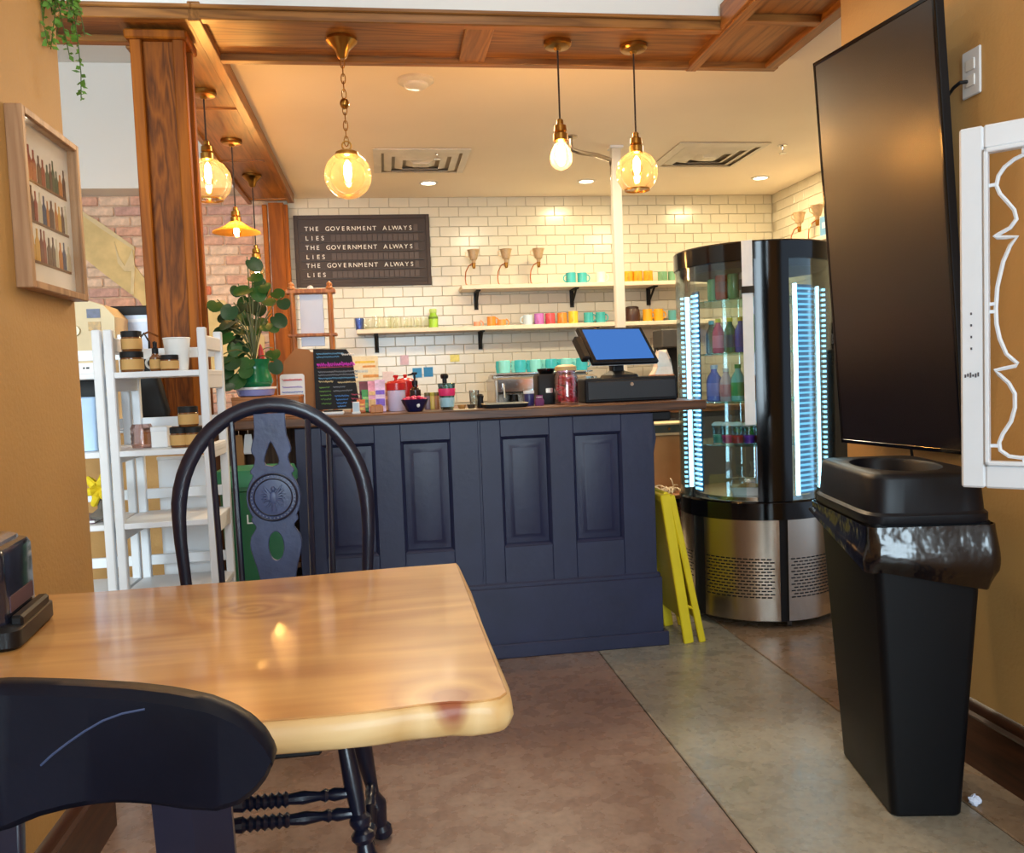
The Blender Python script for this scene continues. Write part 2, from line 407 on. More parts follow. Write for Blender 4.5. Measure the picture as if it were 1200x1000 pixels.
wr = structure('wall_kitchen_right', 'white tiled side wall of the coffee bar', MB().span((3.232, 2.9, 0), (3.42, 6.86, 2.56)), GROUT)
for r_ in range(12):
    z = 2.56-.038-r_*.0765; y = 6.745-(.0765 if r_ % 2 else 0)
    while y > 4.9:
        inst('tile', tile_me, wr, (3.2285+random.uniform(-.0006, .0006), y-.075, z), (0, 0, PI/2)); y -= .153

# ------------------------------------------------------------------ brick wall of the side room
def brickmat(name, c): return mat(name, c, .9, var=.2, scale=26, bump=.9, bscale=55)
BR = [brickmat('old_brick_pinkish', (208, 164, 144)), brickmat('old_brick_limewashed', (220, 192, 170)), brickmat('old_brick_red', (200, 116, 88)), brickmat('old_brick_mauve', (194, 156, 146))]
bw = structure('wall_brick', 'exposed old brick wall of the side room with stair scars in plaster', MB().span((-4.2, 6.86, 0), (-.75, 7.05, 2.62)), mat('lime_mortar', (206, 180, 158), .95, var=.12, scale=30, bump=.5))
bms = []
for k, m in enumerate(BR):
    t = MB().box((0, 0, 0), (.212, .03, .0655), .006).build('brick', m); bms.append(t.data); bpy.data.objects.remove(t)
for r_ in range(24):
    z = 2.57-r_*.0755
    x = -2.62+(.11 if r_ % 2 else 0)
    while x < -.80:
        if x > -2.6 and not (-1.68 < x < -1.42 and False):
            k = random.choices((0, 1, 2, 3), (5, 5, 1, 3))[0]
            inst('brick', bms[k], bw, (x, 6.856+random.uniform(-.004, .004), z), (random.uniform(-.01, .01), random.uniform(-.012, .012), random.uniform(-.012, .012)))
        x += .223
PLAS = mat('ochre_plaster_scar', (214, 190, 136), .92, var=.16, scale=7, bump=.6, bscale=40)
pts = [at(*p, y=6.83) for p in ((80, 243), (92, 244), (112, 262), (135, 277), (158, 290), (157, 310), (172, 330), (176, 372), (163, 352), (140, 335), (118, 318), (98, 302), (80, 292))]
MB().prism([(p.x, p.z) for p in pts], 6.828, 6.85, lambda a, b, t: Vector((a, t, b))).build('plaster_patch', PLAS, bw)
pl2 = [at(*p, y=6.82) for p in ((90, 243), (103, 252), (118, 261), (136, 274), (157, 289), (158, 294), (140, 282), (118, 268), (96, 252))]
MB().prism([(p.x, p.z) for p in pl2], 6.818, 6.832, lambda a, b, t: Vector((a, t, b))).build('plaster_ridge', mat('pale_plaster', (214, 196, 156), .95, var=.1, scale=12), bw)
pl3 = [at(*p, y=6.82) for p in ((134, 283), (139, 300), (146, 312), (152, 300), (155, 292), (158, 312), (157, 345), (153, 345), (154, 318), (146, 318), (138, 308))]
MB().prism([(p.x, p.z) for p in pl3], 6.818, 6.832, lambda a, b, t: Vector((a, t, b))).build('plaster_drip', _M['pale_plaster'], bw)
low = [at(*p, y=6.83) for p in ((236, 352), (262, 352), (285, 372), (310, 395), (310, 440), (236, 440))]
MB().prism([(p.x, p.z) for p in low], 6.828, 6.85, lambda a, b, t: Vector((a, t, b))).build('plaster_patch', PLAS, bw)
structure('wall_low', 'low ochre half wall behind the white racks', MB().span((-2.6, 3.30, 0), (-.93, 3.42, .99), .004).span((-.93, 3.30, 0), (-.68, 3.42, .99), .004), OCHRE)

# ------------------------------------------------------------------ wooden soffit, column, post
sf = tag(bpy.data.objects.new('trim_1', None), 'stained oak coffered soffit over the counter', None, None, 'structure'); COL.objects.link(sf)
Z0 = 2.5
def panel(x0, x1, y0, y1, m=OAK, z=Z0+.022): MB().span((x0, y0, z), (x1, y1, z+.03)).build('panel', m, sf)
def rail(a, b, m): MB().span(a, b, .003).build('rail', m, sf)
def mould(pts, r, m): 
    mb = MB()
    for a, b in pts: mb.rod(a, b, r, n=6)
    mb.build('moulding', m, sf)
# front run
panel(-.62, .50, 3.38, 3.77); panel(.50, 1.43, 3.38, 3.77)
rail((-.64, 3.34, Z0), (1.43, 3.385, Z0+.05), OAK)
rail((-.64, 3.735, Z0-.004), (1.43, 3.78, Z0+.06), OAK)
rail((.375, 3.385, Z0+.003), (.485, 3.735, Z0+.03), OAK_Y)
MB().span((-.64, 3.328, Z0+.035), (1.43, 3.34, Z0+.052), .004).build('moulding', OAK, sf)
rail((1.405, 2.5, Z0-.008), (1.455, 3.78, Z0+.075), OAK_Y)
rail((-.655, 3.34, Z0-.006), (-.61, 6.60, Z0+.065), OAK_Y)
# right run towards the viewer
panel(1.455, 1.78, 3.28, 3.74, OAK_Y); panel(1.455, 1.78, 2.84, 3.28, OAK_Y); panel(1.44, 1.60, 2.2, 2.84, OAK_Y)
rail((1.455, 3.735, Z0-.004), (1.83, 3.78, Z0+.06), OAK)
rail((1.455, 3.235, Z0-.004), (1.79, 3.28, Z0+.03), OAK)
rail((1.765, 2.82, Z0-.006), (1.82, 3.735, Z0+.06), OAK_Y)
rail((1.39, 2.2, Z0+.0), (1.44, 3.335, Z0+.10), OAK_Y)
# left run into the depth
for y0, y1 in ((3.40, 4.42), (4.42, 5.42), (5.42, 6.58)): panel(-.92, -.65, y0, y1, OAK_Y, Z0+.008)
for y in (4.40, 5.40, 6.50): rail((-.92, y, Z0-.0), (-.655, y+.03, Z0+.02), OAK)
rail((-.945, 3.60, Z0-.012), (-.915, 6.6, Z0+.085), OAK_Y)
# short run to the left
panel(-1.6, -.66, 3.36, 3.58)
rail((-1.6, 3.34, Z0), (-.64, 3.385, Z0+.05), OAK); rail((-1.6, 3.555, Z0-.004), (-.92, 3.60, Z0+.06), OAK)
MB().span((-1.6, 3.328, Z0+.035), (-.64, 3.34, Z0+.052), .004).build('moulding', OAK, sf)
cn = tag(bpy.data.objects.new('trim_2', None), 'stained oak clad square column under the soffit', None, None, 'structure'); COL.objects.link(cn)
MB().span((-.872, 3.462, 0), (-.711, 3.584, Z0+.01)).build('core', wood('dark_oak_cathedral', (76, 36, 6), (132, 70, 14), 'z', .6, scale=12, rings=16, stretch=.12, spec=.18), cn)
for x in (-.868, -.715):
    for y in (3.461, 3.585):
        MB().box((x, y, 1.24), (.042, .042, 2.48), .004).build('corner_strip', OAK_Z, cn)
MB().span((-.905, 3.425, 2.462), (-.680, 3.62, 2.497), .006).build('capital', OAK_Z, cn)
MB().span((-.90, 3.43, 0), (-.685, 3.62, .16), .006).build('plinth', OAK, cn)
ps = tag(bpy.data.objects.new('trim_3', None), 'stained oak post where the soffit meets the tiled wall', None, None, 'structure'); COL.objects.link(ps)
MB().span((-.80, 6.60, 0), (-.69, 6.74, Z0)).build('core', OAK_Z, ps)
for x in (-.825, -.675):
    MB().box((x, 6.59, 1.24), (.035, .04, 2.48), .004).build('corner_strip', OAK_Z, ps)
pl = tag(bpy.data.objects.new('trim_4', None), 'slim white steel post in front of the shelves', None, None, 'structure'); COL.objects.link(pl)
MB().span((1.463, 5.26, 0), (1.521, 5.318, 2.56), .004).build('post', mat('cream_post_paint', (206, 198, 184), .5, var=.02), pl)
MB().span((1.45, 5.245, 2.545), (1.535, 5.333, 2.56), .002).build('collar', WHITE, pl)

# ------------------------------------------------------------------ ceiling fittings
VENTM = mat('white_enamel_metal', (218, 212, 200), .4)
def vent(x, y, label):
    t = thing('ceiling_vent', label, 'vent', (x, y, 2.56), 0, None)
    MB().span((-.29, -.29, -.004), (.29, .29, 0)).build('backing', mat('vent_throat', (178, 168, 150), .8), t)
    for k, s_ in enumerate((.30, .235, .165, .095)):
        h = s_-.048
        l0 = [Vector((a*s_, b*s_, -.004)) for a, b in ((1, 1), (-1, 1), (-1, -1), (1, -1))]
        l1 = [Vector((a*s_, b*s_, -.009)) for a, b in ((1, 1), (-1, 1), (-1, -1), (1, -1))]
        l2 = [Vector((a*h, b*h, -.02-.004*k)) for a, b in ((1, 1), (-1, 1), (-1, -1), (1, -1))]
        l3 = [Vector((a*h, b*h, -.017-.004*k)) for a, b in ((1, 1), (-1, 1), (-1, -1), (1, -1))]
        MB().loft([l0, l1, l2, l3], close=True).build('louvre_ring' if k else 'frame', VENTM, t)
    MB().span((-.05, -.05, -.032), (.05, .05, -.028)).build('centre_plate', VENTM, t)
vent(.29, 5.62, 'square white ceiling vent left of the slim white post')
p = at(830, 181, z=2.56); vent(p.x, p.y, 'square white ceiling vent right of the slim white post')
LAMP = glow('recessed_lamp_glow', (255, 240, 210), 9)
for (px, py, lab) in ((502, 214, 'recessed ceiling light above the black letter board'), (687, 212, 'recessed ceiling light beside the slim white post'), (891, 208, 'recessed ceiling light above the drinks cooler')):
    p = at(px, py, z=2.56)
    t = thing('recessed_light', lab, 'ceiling light', (p.x, p.y, 2.56))
    MB().lathe([(.052, -.002), (.052, -.008), (.068, -.006), (.070, 0), (.05, 0)], 24, ring=True).build('trim_ring', VENTM, t)
    MB().lathe([(.0, -.001), (.051, -.001), (.051, -.004), (0, -.005)], 24).build('lens', LAMP, t)
p = at(487, 93, z=2.56)
t = thing('smoke_detector', 'round white smoke detector on the cream ceiling', 'smoke detector', p)
MB().lathe([(.085, 0), (.085, -.012), (.078, -.018), (.06, -.022)], 28).build('base', VENTM, t)
MB().lathe([(.058, -.022), (.056, -.032), (.045, -.04), (.0, -.042)], 28).build('cap', VENTM, t)
for px, py, lab in ((512, 176, 'small sprinkler head on the ceiling by the left vent'), (917, 170, 'small sprinkler head on the ceiling by the right vent')):
    p = at(px, py, z=2.56)
    t = thing('sprinkler_head', lab, 'sprinkler', p)
    MB().lathe([(.03, 0), (.03, -.006), (.012, -.010), (.010, -.03)], 14).build('escutcheon', CHROME, t)
    MB().lathe([(.004, -.03), (.004, -.05), (.022, -.052), (.022, -.055)], 12).build('deflector', CHROME, t)
p0 = at(668, 160, z=2.56)
t = thing('ceiling_pipe', 'thin dark bent pipe from ceiling to the slim white post', 'pipe', p0)
q = [Vector((0, 0, 0)), Vector((0, 0, -.05)), Vector((.01, .01, -.075)), Vector((.06, .03, -.085)), Vector((.20, .14, -.075)), Vector((.30, .21, -.085)), Vector((.318, .235, -.12)), Vector((.32, .24, -.2))]
MB().tube(q, .014, 10).build('pipe', STEEL, t)
MB().lathe([(.045, 0), (.045, -.006), (.016, -.014), (.016, -.02)], 16).build('flange', STEEL, t)

# ------------------------------------------------------------------ pendants
def canopy(t, style):
    if style == 'flat': MB().lathe([(.058, 0), (.058, -.012), (.05, -.02), (.018, -.024), (.012, -.034), (0, -.034)], 24).build('canopy', BRASS, t)
    else: MB().lathe([(.062, 0), (.063, -.01), (.052, -.022), (.028, -.045), (.02, -.07), (.012, -.078), (0, -.078)], 24).build('canopy', BRASS, t)
def socket(t, z, k=1):
    MB().lathe([(.006*k, z+.075*k), (.012*k, z+.07*k), (.013*k, z+.055*k), (.022*k, z+.05*k), (.024*k, z+.03*k), (.020*k, z+.026*k), (.027*k, z+.02*k), (.027*k, z-.004*k), (.02*k, z-.008*k), (0, z-.008*k)], 18).build('socket', BRASS, t)
def bulb(t, z, r=.024, h=.09):
    b = MB().lathe([(.011, z), (.012, z-.012), (r*.8, z-.3*h), (r, z-.62*h), (r*.8, z-.86*h), (.0, z-h)], 16).build('bulb', AMBER, t)
    MB().lathe([(.002, z-.01), (.010, z-.022), (.014, z-.3*h), (.015, z-.6*h), (.009, z-.8*h), (.0, z-.84*h)], 12).build('filament', BULB, b)
def globe(t, ztop, rr, open_bottom, neck=.026):
    n = 14; prof = []
    a0 = math.asin(min(1, neck/rr)); a1 = PI-(.62 if open_bottom else .02)
    zc = ztop-rr*math.cos(a0)
    out = [(rr*math.sin(a0+(a1-a0)*i/n), zc+rr*math.cos(a0+(a1-a0)*i/n)) for i in range(n+1)]
    inn = [(max(r_-.003, .0), z) for r_, z in out][::-1]
    mb = MB(); c = 24
    loops = [[Vector((max(r_, 1e-4)*math.cos(2*PI*k/c), max(r_, 1e-4)*math.sin(2*PI*k/c), z)) for k in range(c)] for r_, z in out]
    mb.loft(loops, cap0=False, cap1=not open_bottom)
    g = mb.build('globe_shade', GLOBE, t)
    if open_bottom:
        r_, z = out[-1]
        MB().lathe([(r_-.002, z+.004), (r_+.003, z+.003), (r_+.003, z-.004), (r_-.002, z-.004)], 24, ring=True).build('rim_band', BRASS, g)
    return zc
def pend(name, px, py, label, pyb, kind, group=None):
    p = at(px, py, z=2.5+.02)
    t = thing(name, label, 'pendant lamp', (p.x, p.y, 2.52 if p.x > -.6 else 2.506), 0, group)
    zb = at(px, pyb, y=p.y).z - t.location.z          # z of shade top / socket base
    return t, zb
t, zs = pend('globe_pendant', 400, 46, 'brass chain pendant with clear amber globe over the counter', 179, 'chain')
canopy(t, 'bell')
zc_ = -.078; ch = MB(); k = 0
zend = zs+.03; nlink = int(abs(zend-zc_)/.030)
for k in range(nlink):
    z = zc_-(k+.5)*(zc_-zend)/nlink*1.0
    if abs(k-nlink*.47) < .8: continue
    a = (k % 2)*PI/2; hh = (zc_-zend)/nlink*.68
    ch.tube([Vector((math.cos(a)*.0085*math.sin(u), math.sin(a)*.0085*math.sin(u), z+hh*math.cos(u))) for u in [2*PI*i/10 for i in range(10)]], .0024, 5, closed=True)
ch.build('chain', BRASS, t)
MB().ball((0, 0, zc_-(nlink*.47+.5)*(zc_-zend)/nlink), (.019, .019, .022)).build('bobbin', BRASS, t)
MB().tube([Vector((.018*math.sin(u), 0, zs+.028+.018*math.cos(u))) for u in [2*PI*i/14 for i in range(14)]], .0035, 6, closed=True).build('ring', BRASS, t)
MB().lathe([(.005, zs+.012), (.03, zs+.008), (.046, zs), (.048, zs-.016), (.044, zs-.018), (0, zs-.018)], 22).build('cap', BRASS, t)
globe(t, zs-.008, .094, False, .044); bulb(t, zs-.02, .022, .11)
t, zs = pend('bulb_pendant', 653, 50, 'brass cord pendant with a bare round amber bulb', 164, 'bulb')
canopy(t, 'flat'); MB().rod((0, 0, -.034), (0, 0, zs+.06), .0038).build('cord', CORD, t); socket(t, zs, 1.15)
b = MB().lathe([(.015, zs-.005), (.02, zs-.014), (.036, zs-.034), (.045, zs-.058), (.047, zs-.076), (.042, zs-.098), (.028, zs-.115), (.012, zs-.122), (0, zs-.123)], 24).build('bulb', GLOBE, t)
MB().lathe([(.004, zs-.02), (.014, zs-.035), (.019, zs-.06), (.016, zs-.085), (.0, zs-.095)], 12).build('filament', BULB, b)
t, zs = pend('globe_pendant', 742, 54, 'brass cord pendant with open amber globe by the slim white post', 178, 'globe')
canopy(t, 'flat'); MB().rod((0, 0, -.034), (0, 0, zs+.06), .0038).build('cord', CORD, t); socket(t, zs, 1.1)
globe(t, zs-.002, .089, True); bulb(t, zs-.008, .024, .10)
t, zs = pend('globe_pendant', 238, 104, 'open amber globe pendant just right of the oak column', 186, 'globe')
canopy(t, 'flat'); MB().rod((0, 0, -.034), (0, 0, zs+.06), .0038).build('cord', CORD, t); socket(t, zs, 1.1)
globe(t, zs-.002, .104, True); bulb(t, zs-.008, .026, .12)
t, zs = pend('dish_pendant', 271, 162, 'brass pendant with a shallow conical dish shade', 262, 'dish')
canopy(t, 'flat'); MB().rod((0, 0, -.034), (0, 0, zs+.06), .0038).build('cord', CORD, t); socket(t, zs+.01, 1.1)
MB().lathe([(.024, zs+.012), (.03, zs+.008), (.07, zs-.02), (.128, zs-.046), (.130, zs-.052), (.126, zs-.050), (.068, zs-.026), (.028, zs+.002)], 28, ring=True).build('dish_shade', globe_glass('opal_amber_shade', (255, 214, 140), .6), t)
bulb(t, zs, .026, .08)
t, zs = pend('bulb_pendant', 295, 203, 'brass pendant with bare bulb nearest the tiled wall', 302, 'bulb')
canopy(t, 'bell'); MB().rod((0, 0, -.078), (0, 0, zs+.06), .0038).build('cord', CORD, t); socket(t, zs, 1.1)
bulb(t, zs-.004, .05, .15)
# ------------------------------------------------------------------ counter
ct = thing('bar_counter', 'navy painted panelled bar counter with wooden top', 'counter', (0, 3.42, 0))
NAVY_D = NAVY
MB().span((-.36, .012, 0), (1.085, .62, .98), .004).build('carcass', NAVY, ct)
def door_panel(x0, x1, stiles, z0=.30, z1=.975):
    """board with two recessed raised panels, as old doors reused"""
    mb = MB(); th = .012
    cuts = stiles
    xs_ = [x0]+[c for s_ in cuts for c in s_]+[x1]
    zt, zb = .905, .455
    for i in range(0, len(xs_), 2): mb.span((xs_[i], -th, z0), (xs_[i+1], .014, z1), .002)
    for a, b in cuts:
        mb.span((a, -th, zt), (b, .014, z1), .002); mb.span((a, -th, z0), (b, .014, zb), .002)
    f = mb.build('door_board', NAVY, ct)
    for a, b in cuts:
        w_, h_ = (b-a)/2, (zt-zb)/2; cx, cz = (a+b)/2, (zt+zb)/2
        def lp(dx, y): return [Vector((cx+s_*(w_-dx), y, cz+q*(h_-dx))) for s_, q in ((1, 1), (-1, 1), (-1, -1), (1, -1))]
        MB().loft([lp(0, .013), lp(0, .008), lp(.028, .006), lp(.046, -.006), lp(.05, -.007)], cap0=False).build('raised_panel', NAVY, f)
        m2 = MB()
        m2.loft([lp(0, -th-.001), lp(0, .008), lp(.012, .006), lp(.008, -.006)], cap0=False, cap1=False, close=True)
        m2.build('panel_moulding', NAVY, f)
door_panel(-.36, .358, [(-.26, -.055), (.048, .245)])
door_panel(.366, 1.088, [(.448, .648), (.748, .95)])
MB().span((.357, -.008, .30), (.367, .012, .975)).build('seam_strip', NAVY, ct)
MB().span((-.36, -.026, .05), (1.105, .014, .29), .004).build('skirting_board', NAVY, ct)
MB().span((-.365, -.020, .285), (1.10, .010, .308), .006).build('skirting_cap', NAVY, ct)
MB().span((-.36, -.036, 0), (1.125, .014, .06), .004).build('kick_board', NAVY, ct)
sc = MB()
for k in range(5):
    sc.box((random.uniform(.45, 1.06), -.0265, random.uniform(.08, .26)), (.004, .002, .004))
TOPW = wood('walnut_counter_top', (52, 32, 22), (112, 74, 48), 'x', .42)
MB().span((-.68, -.035, .98), (1.315, .64, 1.02), .006).build('worktop', TOPW, ct)
MB().span((1.085, .0, .94), (1.17, .5, .98), .006).build('support_rail', BLACKM, ct)
MB().prism([(1.087, .98), (1.125, .95), (1.135, .86), (1.12, .78), (1.087, .74)], .10, .14, lambda a, b, t: Vector((a, t, b))).build('bracket', NAVY, ct)
# open shelving at the left end
OPENW = wood('brown_shelf_wood', (84, 52, 32), (128, 86, 54), 'z', .6)
MB().span((-.67, .02, 0), (-.64, .62, .98), .003).build('end_panel', OPENW, ct)
MB().span((-.64, .60, 0), (-.36, .62, .98)).build('back_panel', OPENW, ct)
for z in (.10, .42, .76): MB().span((-.64, .03, z), (-.362, .60, z+.022), .002).build('shelf', OPENW, ct)
# bags hanging in the open end
for i, (px, py, pyb, m, lab) in enumerate(((292, 509, 532, PAPER, 'white paper bag hanging in the open end of the counter'), (282, 510, 548, KRAFT, 'kraft pouch hanging in the open end of the counter'))):
    a = at(px, py, y=3.50); b_ = at(px, pyb, y=3.50)
    mb = MB(); hw = .016
    mb.loft([[Vector((s*hw*k, q*.004*k2, z)) for s, q in ((1, 1), (-1, 1), (-1, -1), (1, -1))] for z, k, k2 in ((0, 1.1, 3), (.01, 1.15, 4), ((a.z-b_.z)*.6, 1, 2), (a.z-b_.z, .8, .6))])
    tt = tag(mb.build('hanging_bag', m, None), lab, 'bag'); tt.location = (b_.x, 3.50, b_.z)
    MB().rod((0, 0, a.z-b_.z-.004), (0, .0, .978-b_.z), .002).build('hook', STEEL, tt)

# ------------------------------------------------------------------ table
PINE = None
def pine(nm, k1, k2, coat, rgh):
    m, nt, b = base_mat(nm); L = nt.links
    tc = nt.nodes.new('ShaderNodeTexCoord')
    # ring coordinate warped around two knots
    def dist(cx, cy, k):
        v = nt.nodes.new('ShaderNodeVectorMath'); v.operation = 'DISTANCE'; v.inputs[1].default_value = (cx, cy, .748)
        L.new(tc.outputs['Object'], v.inputs[0])
        e = nt.nodes.new('ShaderNodeMath'); e.operation = 'MULTIPLY'; e.inputs[1].default_value = -k; L.new(v.outputs['Value'], e.inputs[0])
        ex = nt.nodes.new('ShaderNodeMath'); ex.operation = 'EXPONENT'; L.new(e.outputs[0], ex.inputs[0]); return v, ex
    d1, e1 = dist(.061, 1.028, 20); d2, e2 = dist(-.25, 1.52, 18)
    sm = nt.nodes.new('ShaderNodeMath'); sm.operation = 'ADD'; L.new(e1.outputs[0], sm.inputs[0]); L.new(e2.outputs[0], sm.inputs[1])
    mp = nt.nodes.new('ShaderNodeMapping'); mp.inputs['Scale'].default_value = (.22, 1, 1); L.new(tc.outputs['Object'], mp.inputs['Vector'])
    n = nt.nodes.new('ShaderNodeTexNoise'); n.inputs['Scale'].default_value = 3.2; n.inputs['Detail'].default_value = 3; n.inputs['Distortion'].default_value = .4
    L.new(mp.outputs['Vector'], n.inputs['Vector'])
    a = nt.nodes.new('ShaderNodeMath'); a.operation = 'MULTIPLY_ADD'; a.inputs[1].default_value = .55
    L.new(sm.outputs[0], a.inputs[0]); L.new(n.outputs['Fac'], a.inputs[2])
    f = nt.nodes.new('ShaderNodeMath'); f.operation = 'MULTIPLY'; f.inputs[1].default_value = 13; L.new(a.outputs[0], f.inputs[0])
    p = nt.nodes.new('ShaderNodeMath'); p.operation = 'PINGPONG'; p.inputs[1].default_value = 1; L.new(f.outputs[0], p.inputs[0])
    n2 = nt.nodes.new('ShaderNodeTexNoise'); n2.inputs['Scale'].default_value = 60; n2.inputs['Detail'].default_value = 3
    mp2 = nt.nodes.new('ShaderNodeMapping'); mp2.inputs['Scale'].default_value = (.05, 1, 1); L.new(tc.outputs['Object'], mp2.inputs['Vector']); L.new(mp2.outputs['Vector'], n2.inputs['Vector'])
    mx = nt.nodes.new('ShaderNodeMath'); mx.operation = 'MULTIPLY_ADD'; mx.inputs[1].default_value = .5; L.new(n2.outputs['Fac'], mx.inputs[0])
    hp = nt.nodes.new('ShaderNodeMath'); hp.operation = 'MULTIPLY'; hp.inputs[1].default_value = .5; L.new(p.outputs[0], hp.inputs[0]); L.new(hp.outputs[0], mx.inputs[2])
    r = nt.nodes.new('ShaderNodeValToRGB'); r.color_ramp.elements[0].position = .15; r.color_ramp.elements[1].position = .85
    r.color_ramp.elements[0].color = lin(k1); r.color_ramp.elements[1].color = lin(k2)
    L.new(mx.outputs[0], r.inputs['Fac'])
    # the dark heart of the knot
    kr = nt.nodes.new('ShaderNodeMapRange'); kr.inputs['From Min'].default_value = .024; kr.inputs['From Max'].default_value = .034
    kr.inputs['To Min'].default_value = 1; kr.inputs['To Max'].default_value = 0
    L.new(d1.outputs['Value'], kr.inputs['Value'])
    mc = nt.nodes.new('ShaderNodeMix'); mc.data_type = 'RGBA'; L.new(kr.outputs['Result'], mc.inputs['Factor'])
    L.new(r.outputs['Color'], mc.inputs['A']); mc.inputs['B'].default_value = lin((150, 76, 38))
    L.new(mc.outputs['Result'], b.inputs['Base Color'])
    b.inputs['Roughness'].default_value = rgh; b.inputs['Coat Weight'].default_value = coat; b.inputs['Coat Roughness'].default_value = .1
    return m
PINE = pine('varnished_pine', (178, 122, 66), (216, 166, 102), .6, .3)
PINE_E = pine('pale_pine_edge', (206, 160, 98), (232, 196, 140), .12, .5)
tb = thing('cafe_table', 'varnished live-edge pine table with a knot on its edge', 'table', (0, 0, 0))
top_pts = [(535.7, 660), (548, 690), (562, 725), (578, 766), (590, 797), (596, 812)]
near = [(588, 818), (572, 821), (556, 823), (530, 823), (500, 826), (474, 829), (440, 834), (400, 838), (355, 842), (312, 845)]
outl = [at(*p, z=.76) for p in top_pts+near]
tail = [Vector((-.24, .985, .76)), Vector((-.40, .975, .76)), Vector((-.58, .985, .76)), Vector((-.77, .98, .76)), Vector((-.77, 1.76, .76))]
far = [at(*p, z=.76) for p in ((110, 694), (200, 687), (300, 680), (400, 671), (470, 665), (510, 662))]
outl = [Vector(p) for p in outl]+tail+[Vector(p) for p in far]
cen = Vector((-.3, 1.38, 0))
def ring(k, z, wob=0):
    out = []
    for i, p in enumerate(outl):
        d = Vector((p.x-cen.x, p.y-cen.y, 0)); L_ = d.length
        s_ = (L_+k+wob*math.sin(i*2.1))/L_
        x, y = cen.x+d.x*s_, cen.y+d.y*s_
        x = max(x, -.772)
        out.append(Vector((x, y, z)))
    return out
mb = MB().loft([ring(-.03, .716), ring(-.006, .7165), ring(.002, .721, .002), ring(.008, .734, .002), ring(.006, .750, .002), ring(.001, .7565), ring(-.004, .7588)])
mb.build('live_edge', PINE_E, tb, smooth=40)
MB().loft([ring(-.012, .757), ring(-.003, .757), ring(-.0018, .759), ring(-.004, .7604)]).build('tabletop', PINE, tb, smooth=28)
for yy in (1.08, 1.68): MB().span((-.70, yy-.02, .688), (-.10, yy+.02, .716), .003).build('steel_bearer', BLACKM, tb)
MB().lathe([(.05, .07), (.035, .12), (.03, .3), (.03, .60), (.05, .68), (.12, .690), (.12, .716), (0, .716)], 20, (-.338, 1.38, 0)).build('pedestal', BLACKM, tb)
MB().lathe([(.24, 0), (.24, .02), (.2, .03), (.06, .07), (0, .07)], 28, (-.338, 1.38, 0)).build('base_plate', BLACKM, tb)
MB().span((-.774, 1.2, .69), (-.70, 1.56, .714), .003).build('wall_cleat', BLACKM, tb)

# napkin dispenser on the table
nd = thing('napkin_dispenser', 'dark napkin dispenser on the table against the ochre wall', 'napkin dispenser', (-.66, 1.47, .76), R(6))
l = [rrect(.075, .10, .02, 0), rrect(.08, .105, .02, .006), rrect(.08, .105, .02, .03), rrect(.072, .098, .02, .036)]
MB().loft(l).build('tray_base', BLACK, nd)
fr = [rrect(.058, .085, .018, z) for z in (.036, .10, .14)]+[rrect(.054, .08, .02, .150), rrect(.040, .066, .02, .156)]
MB().loft(fr).build('body', mat('smoky_plastic', (30, 32, 46), .15, var=.2, coat=.5), nd)
MB().span((.0575, -.06, .05), (.0592, .06, .075)).build('label_strip', mat('mauve_strip', (92, 66, 78), .4), nd)
MB().loft([rrect(.046, .07, .02, .150), rrect(.044, .068, .02, .1585), rrect(.034, .058, .02, .163)]).build('clear_lid', mat('clear_grey_lid', (120, 122, 134), .1, coat=.6), nd)
MB().span((.060, -.075, .030), (.079, .075, .048), .004).build('front_lip', BLACK, nd)

# ------------------------------------------------------------------ windsor chair behind the table
wc = thing('windsor_chair', 'black bow-back wooden chair with carved medallion splat across the table', 'chair', (-.282, 1.94, 0))
BK = .19
pts = [Vector((-.196, BK-.012, .43)), Vector((-.205, BK-.006, .55)), Vector((-.216, BK-.002, .68)), Vector((-.223, BK, .78))]
pts += [Vector((.2235*math.sin(a), BK, .84+.262*math.cos(a))) for a in [(-.5+i/24)*PI for i in range(25)]]
pts += [Vector((.223, BK, .78)), Vector((.216, BK-.002, .68)), Vector((.205, BK-.006, .55)), Vector((.196, BK-.012, .43))]
MB().tube(pts, [.010+.0085*min(1, min(i_, len(pts)-1-i_)/5) for i_ in range(len(pts))], 8, side=(0, 1, 0), flat=.62).build('bow', BLACKNAVY, wc, smooth=60)
for x in (-.14, -.09, .09, .14):
    zt = .84+.262*math.sqrt(max(0, 1-(x/.2235)**2))
    MB().rod((x*.90, BK-.012, .44), (x, BK, zt), .0075, n=8).build('spindle', BLACKNAVY, wc)
S_ = .000504
def Z_(zy): return 1.08-(zy-100)*S_
half = [(100, 70), (160, 70), (205, 73), (240, 84), (268, 90), (283, 88), (295, 78), (312, 74), (335, 78), (352, 84), (368, 98), (378, 100), (388, 88), (402, 90), (430, 106), (465, 119), (500, 124), (540, 120), (575, 108), (592, 98), (600, 104), (612, 106), (622, 98), (634, 88), (648, 86), (665, 96), (690, 112), (720, 118), (750, 116), (790, 106), (840, 92), (900, 80), (1000, 66), (1150, 56), (1340, 50)]
outer = [(hx*S_*1.0, Z_(zy)) for zy, hx in half]
outer = outer+[(-x, z) for x, z in outer[::-1]]
tear = [(0, Z_(226))]+[(math.sin(a)*38*S_*s2, Z_(zy)) for a, s2, zy in ((PI/2, .3, 245), (PI/2, .62, 275), (PI/2, .9, 305), (PI/2, 1, 328), (PI/2, .8, 347))]+[(0, Z_(357))]
tear = tear+[(-x, z) for x, z in tear[-2:0:-1]]
oval = [(40*S_*math.cos(2*PI*k/24), Z_(740)+75*S_*math.sin(2*PI*k/24)) for k in range(24)]
holes = [tear, oval]
sp = plate('splat', outer, holes, .012, BLUEBLACK, wc, .002, (0, BK, 0))
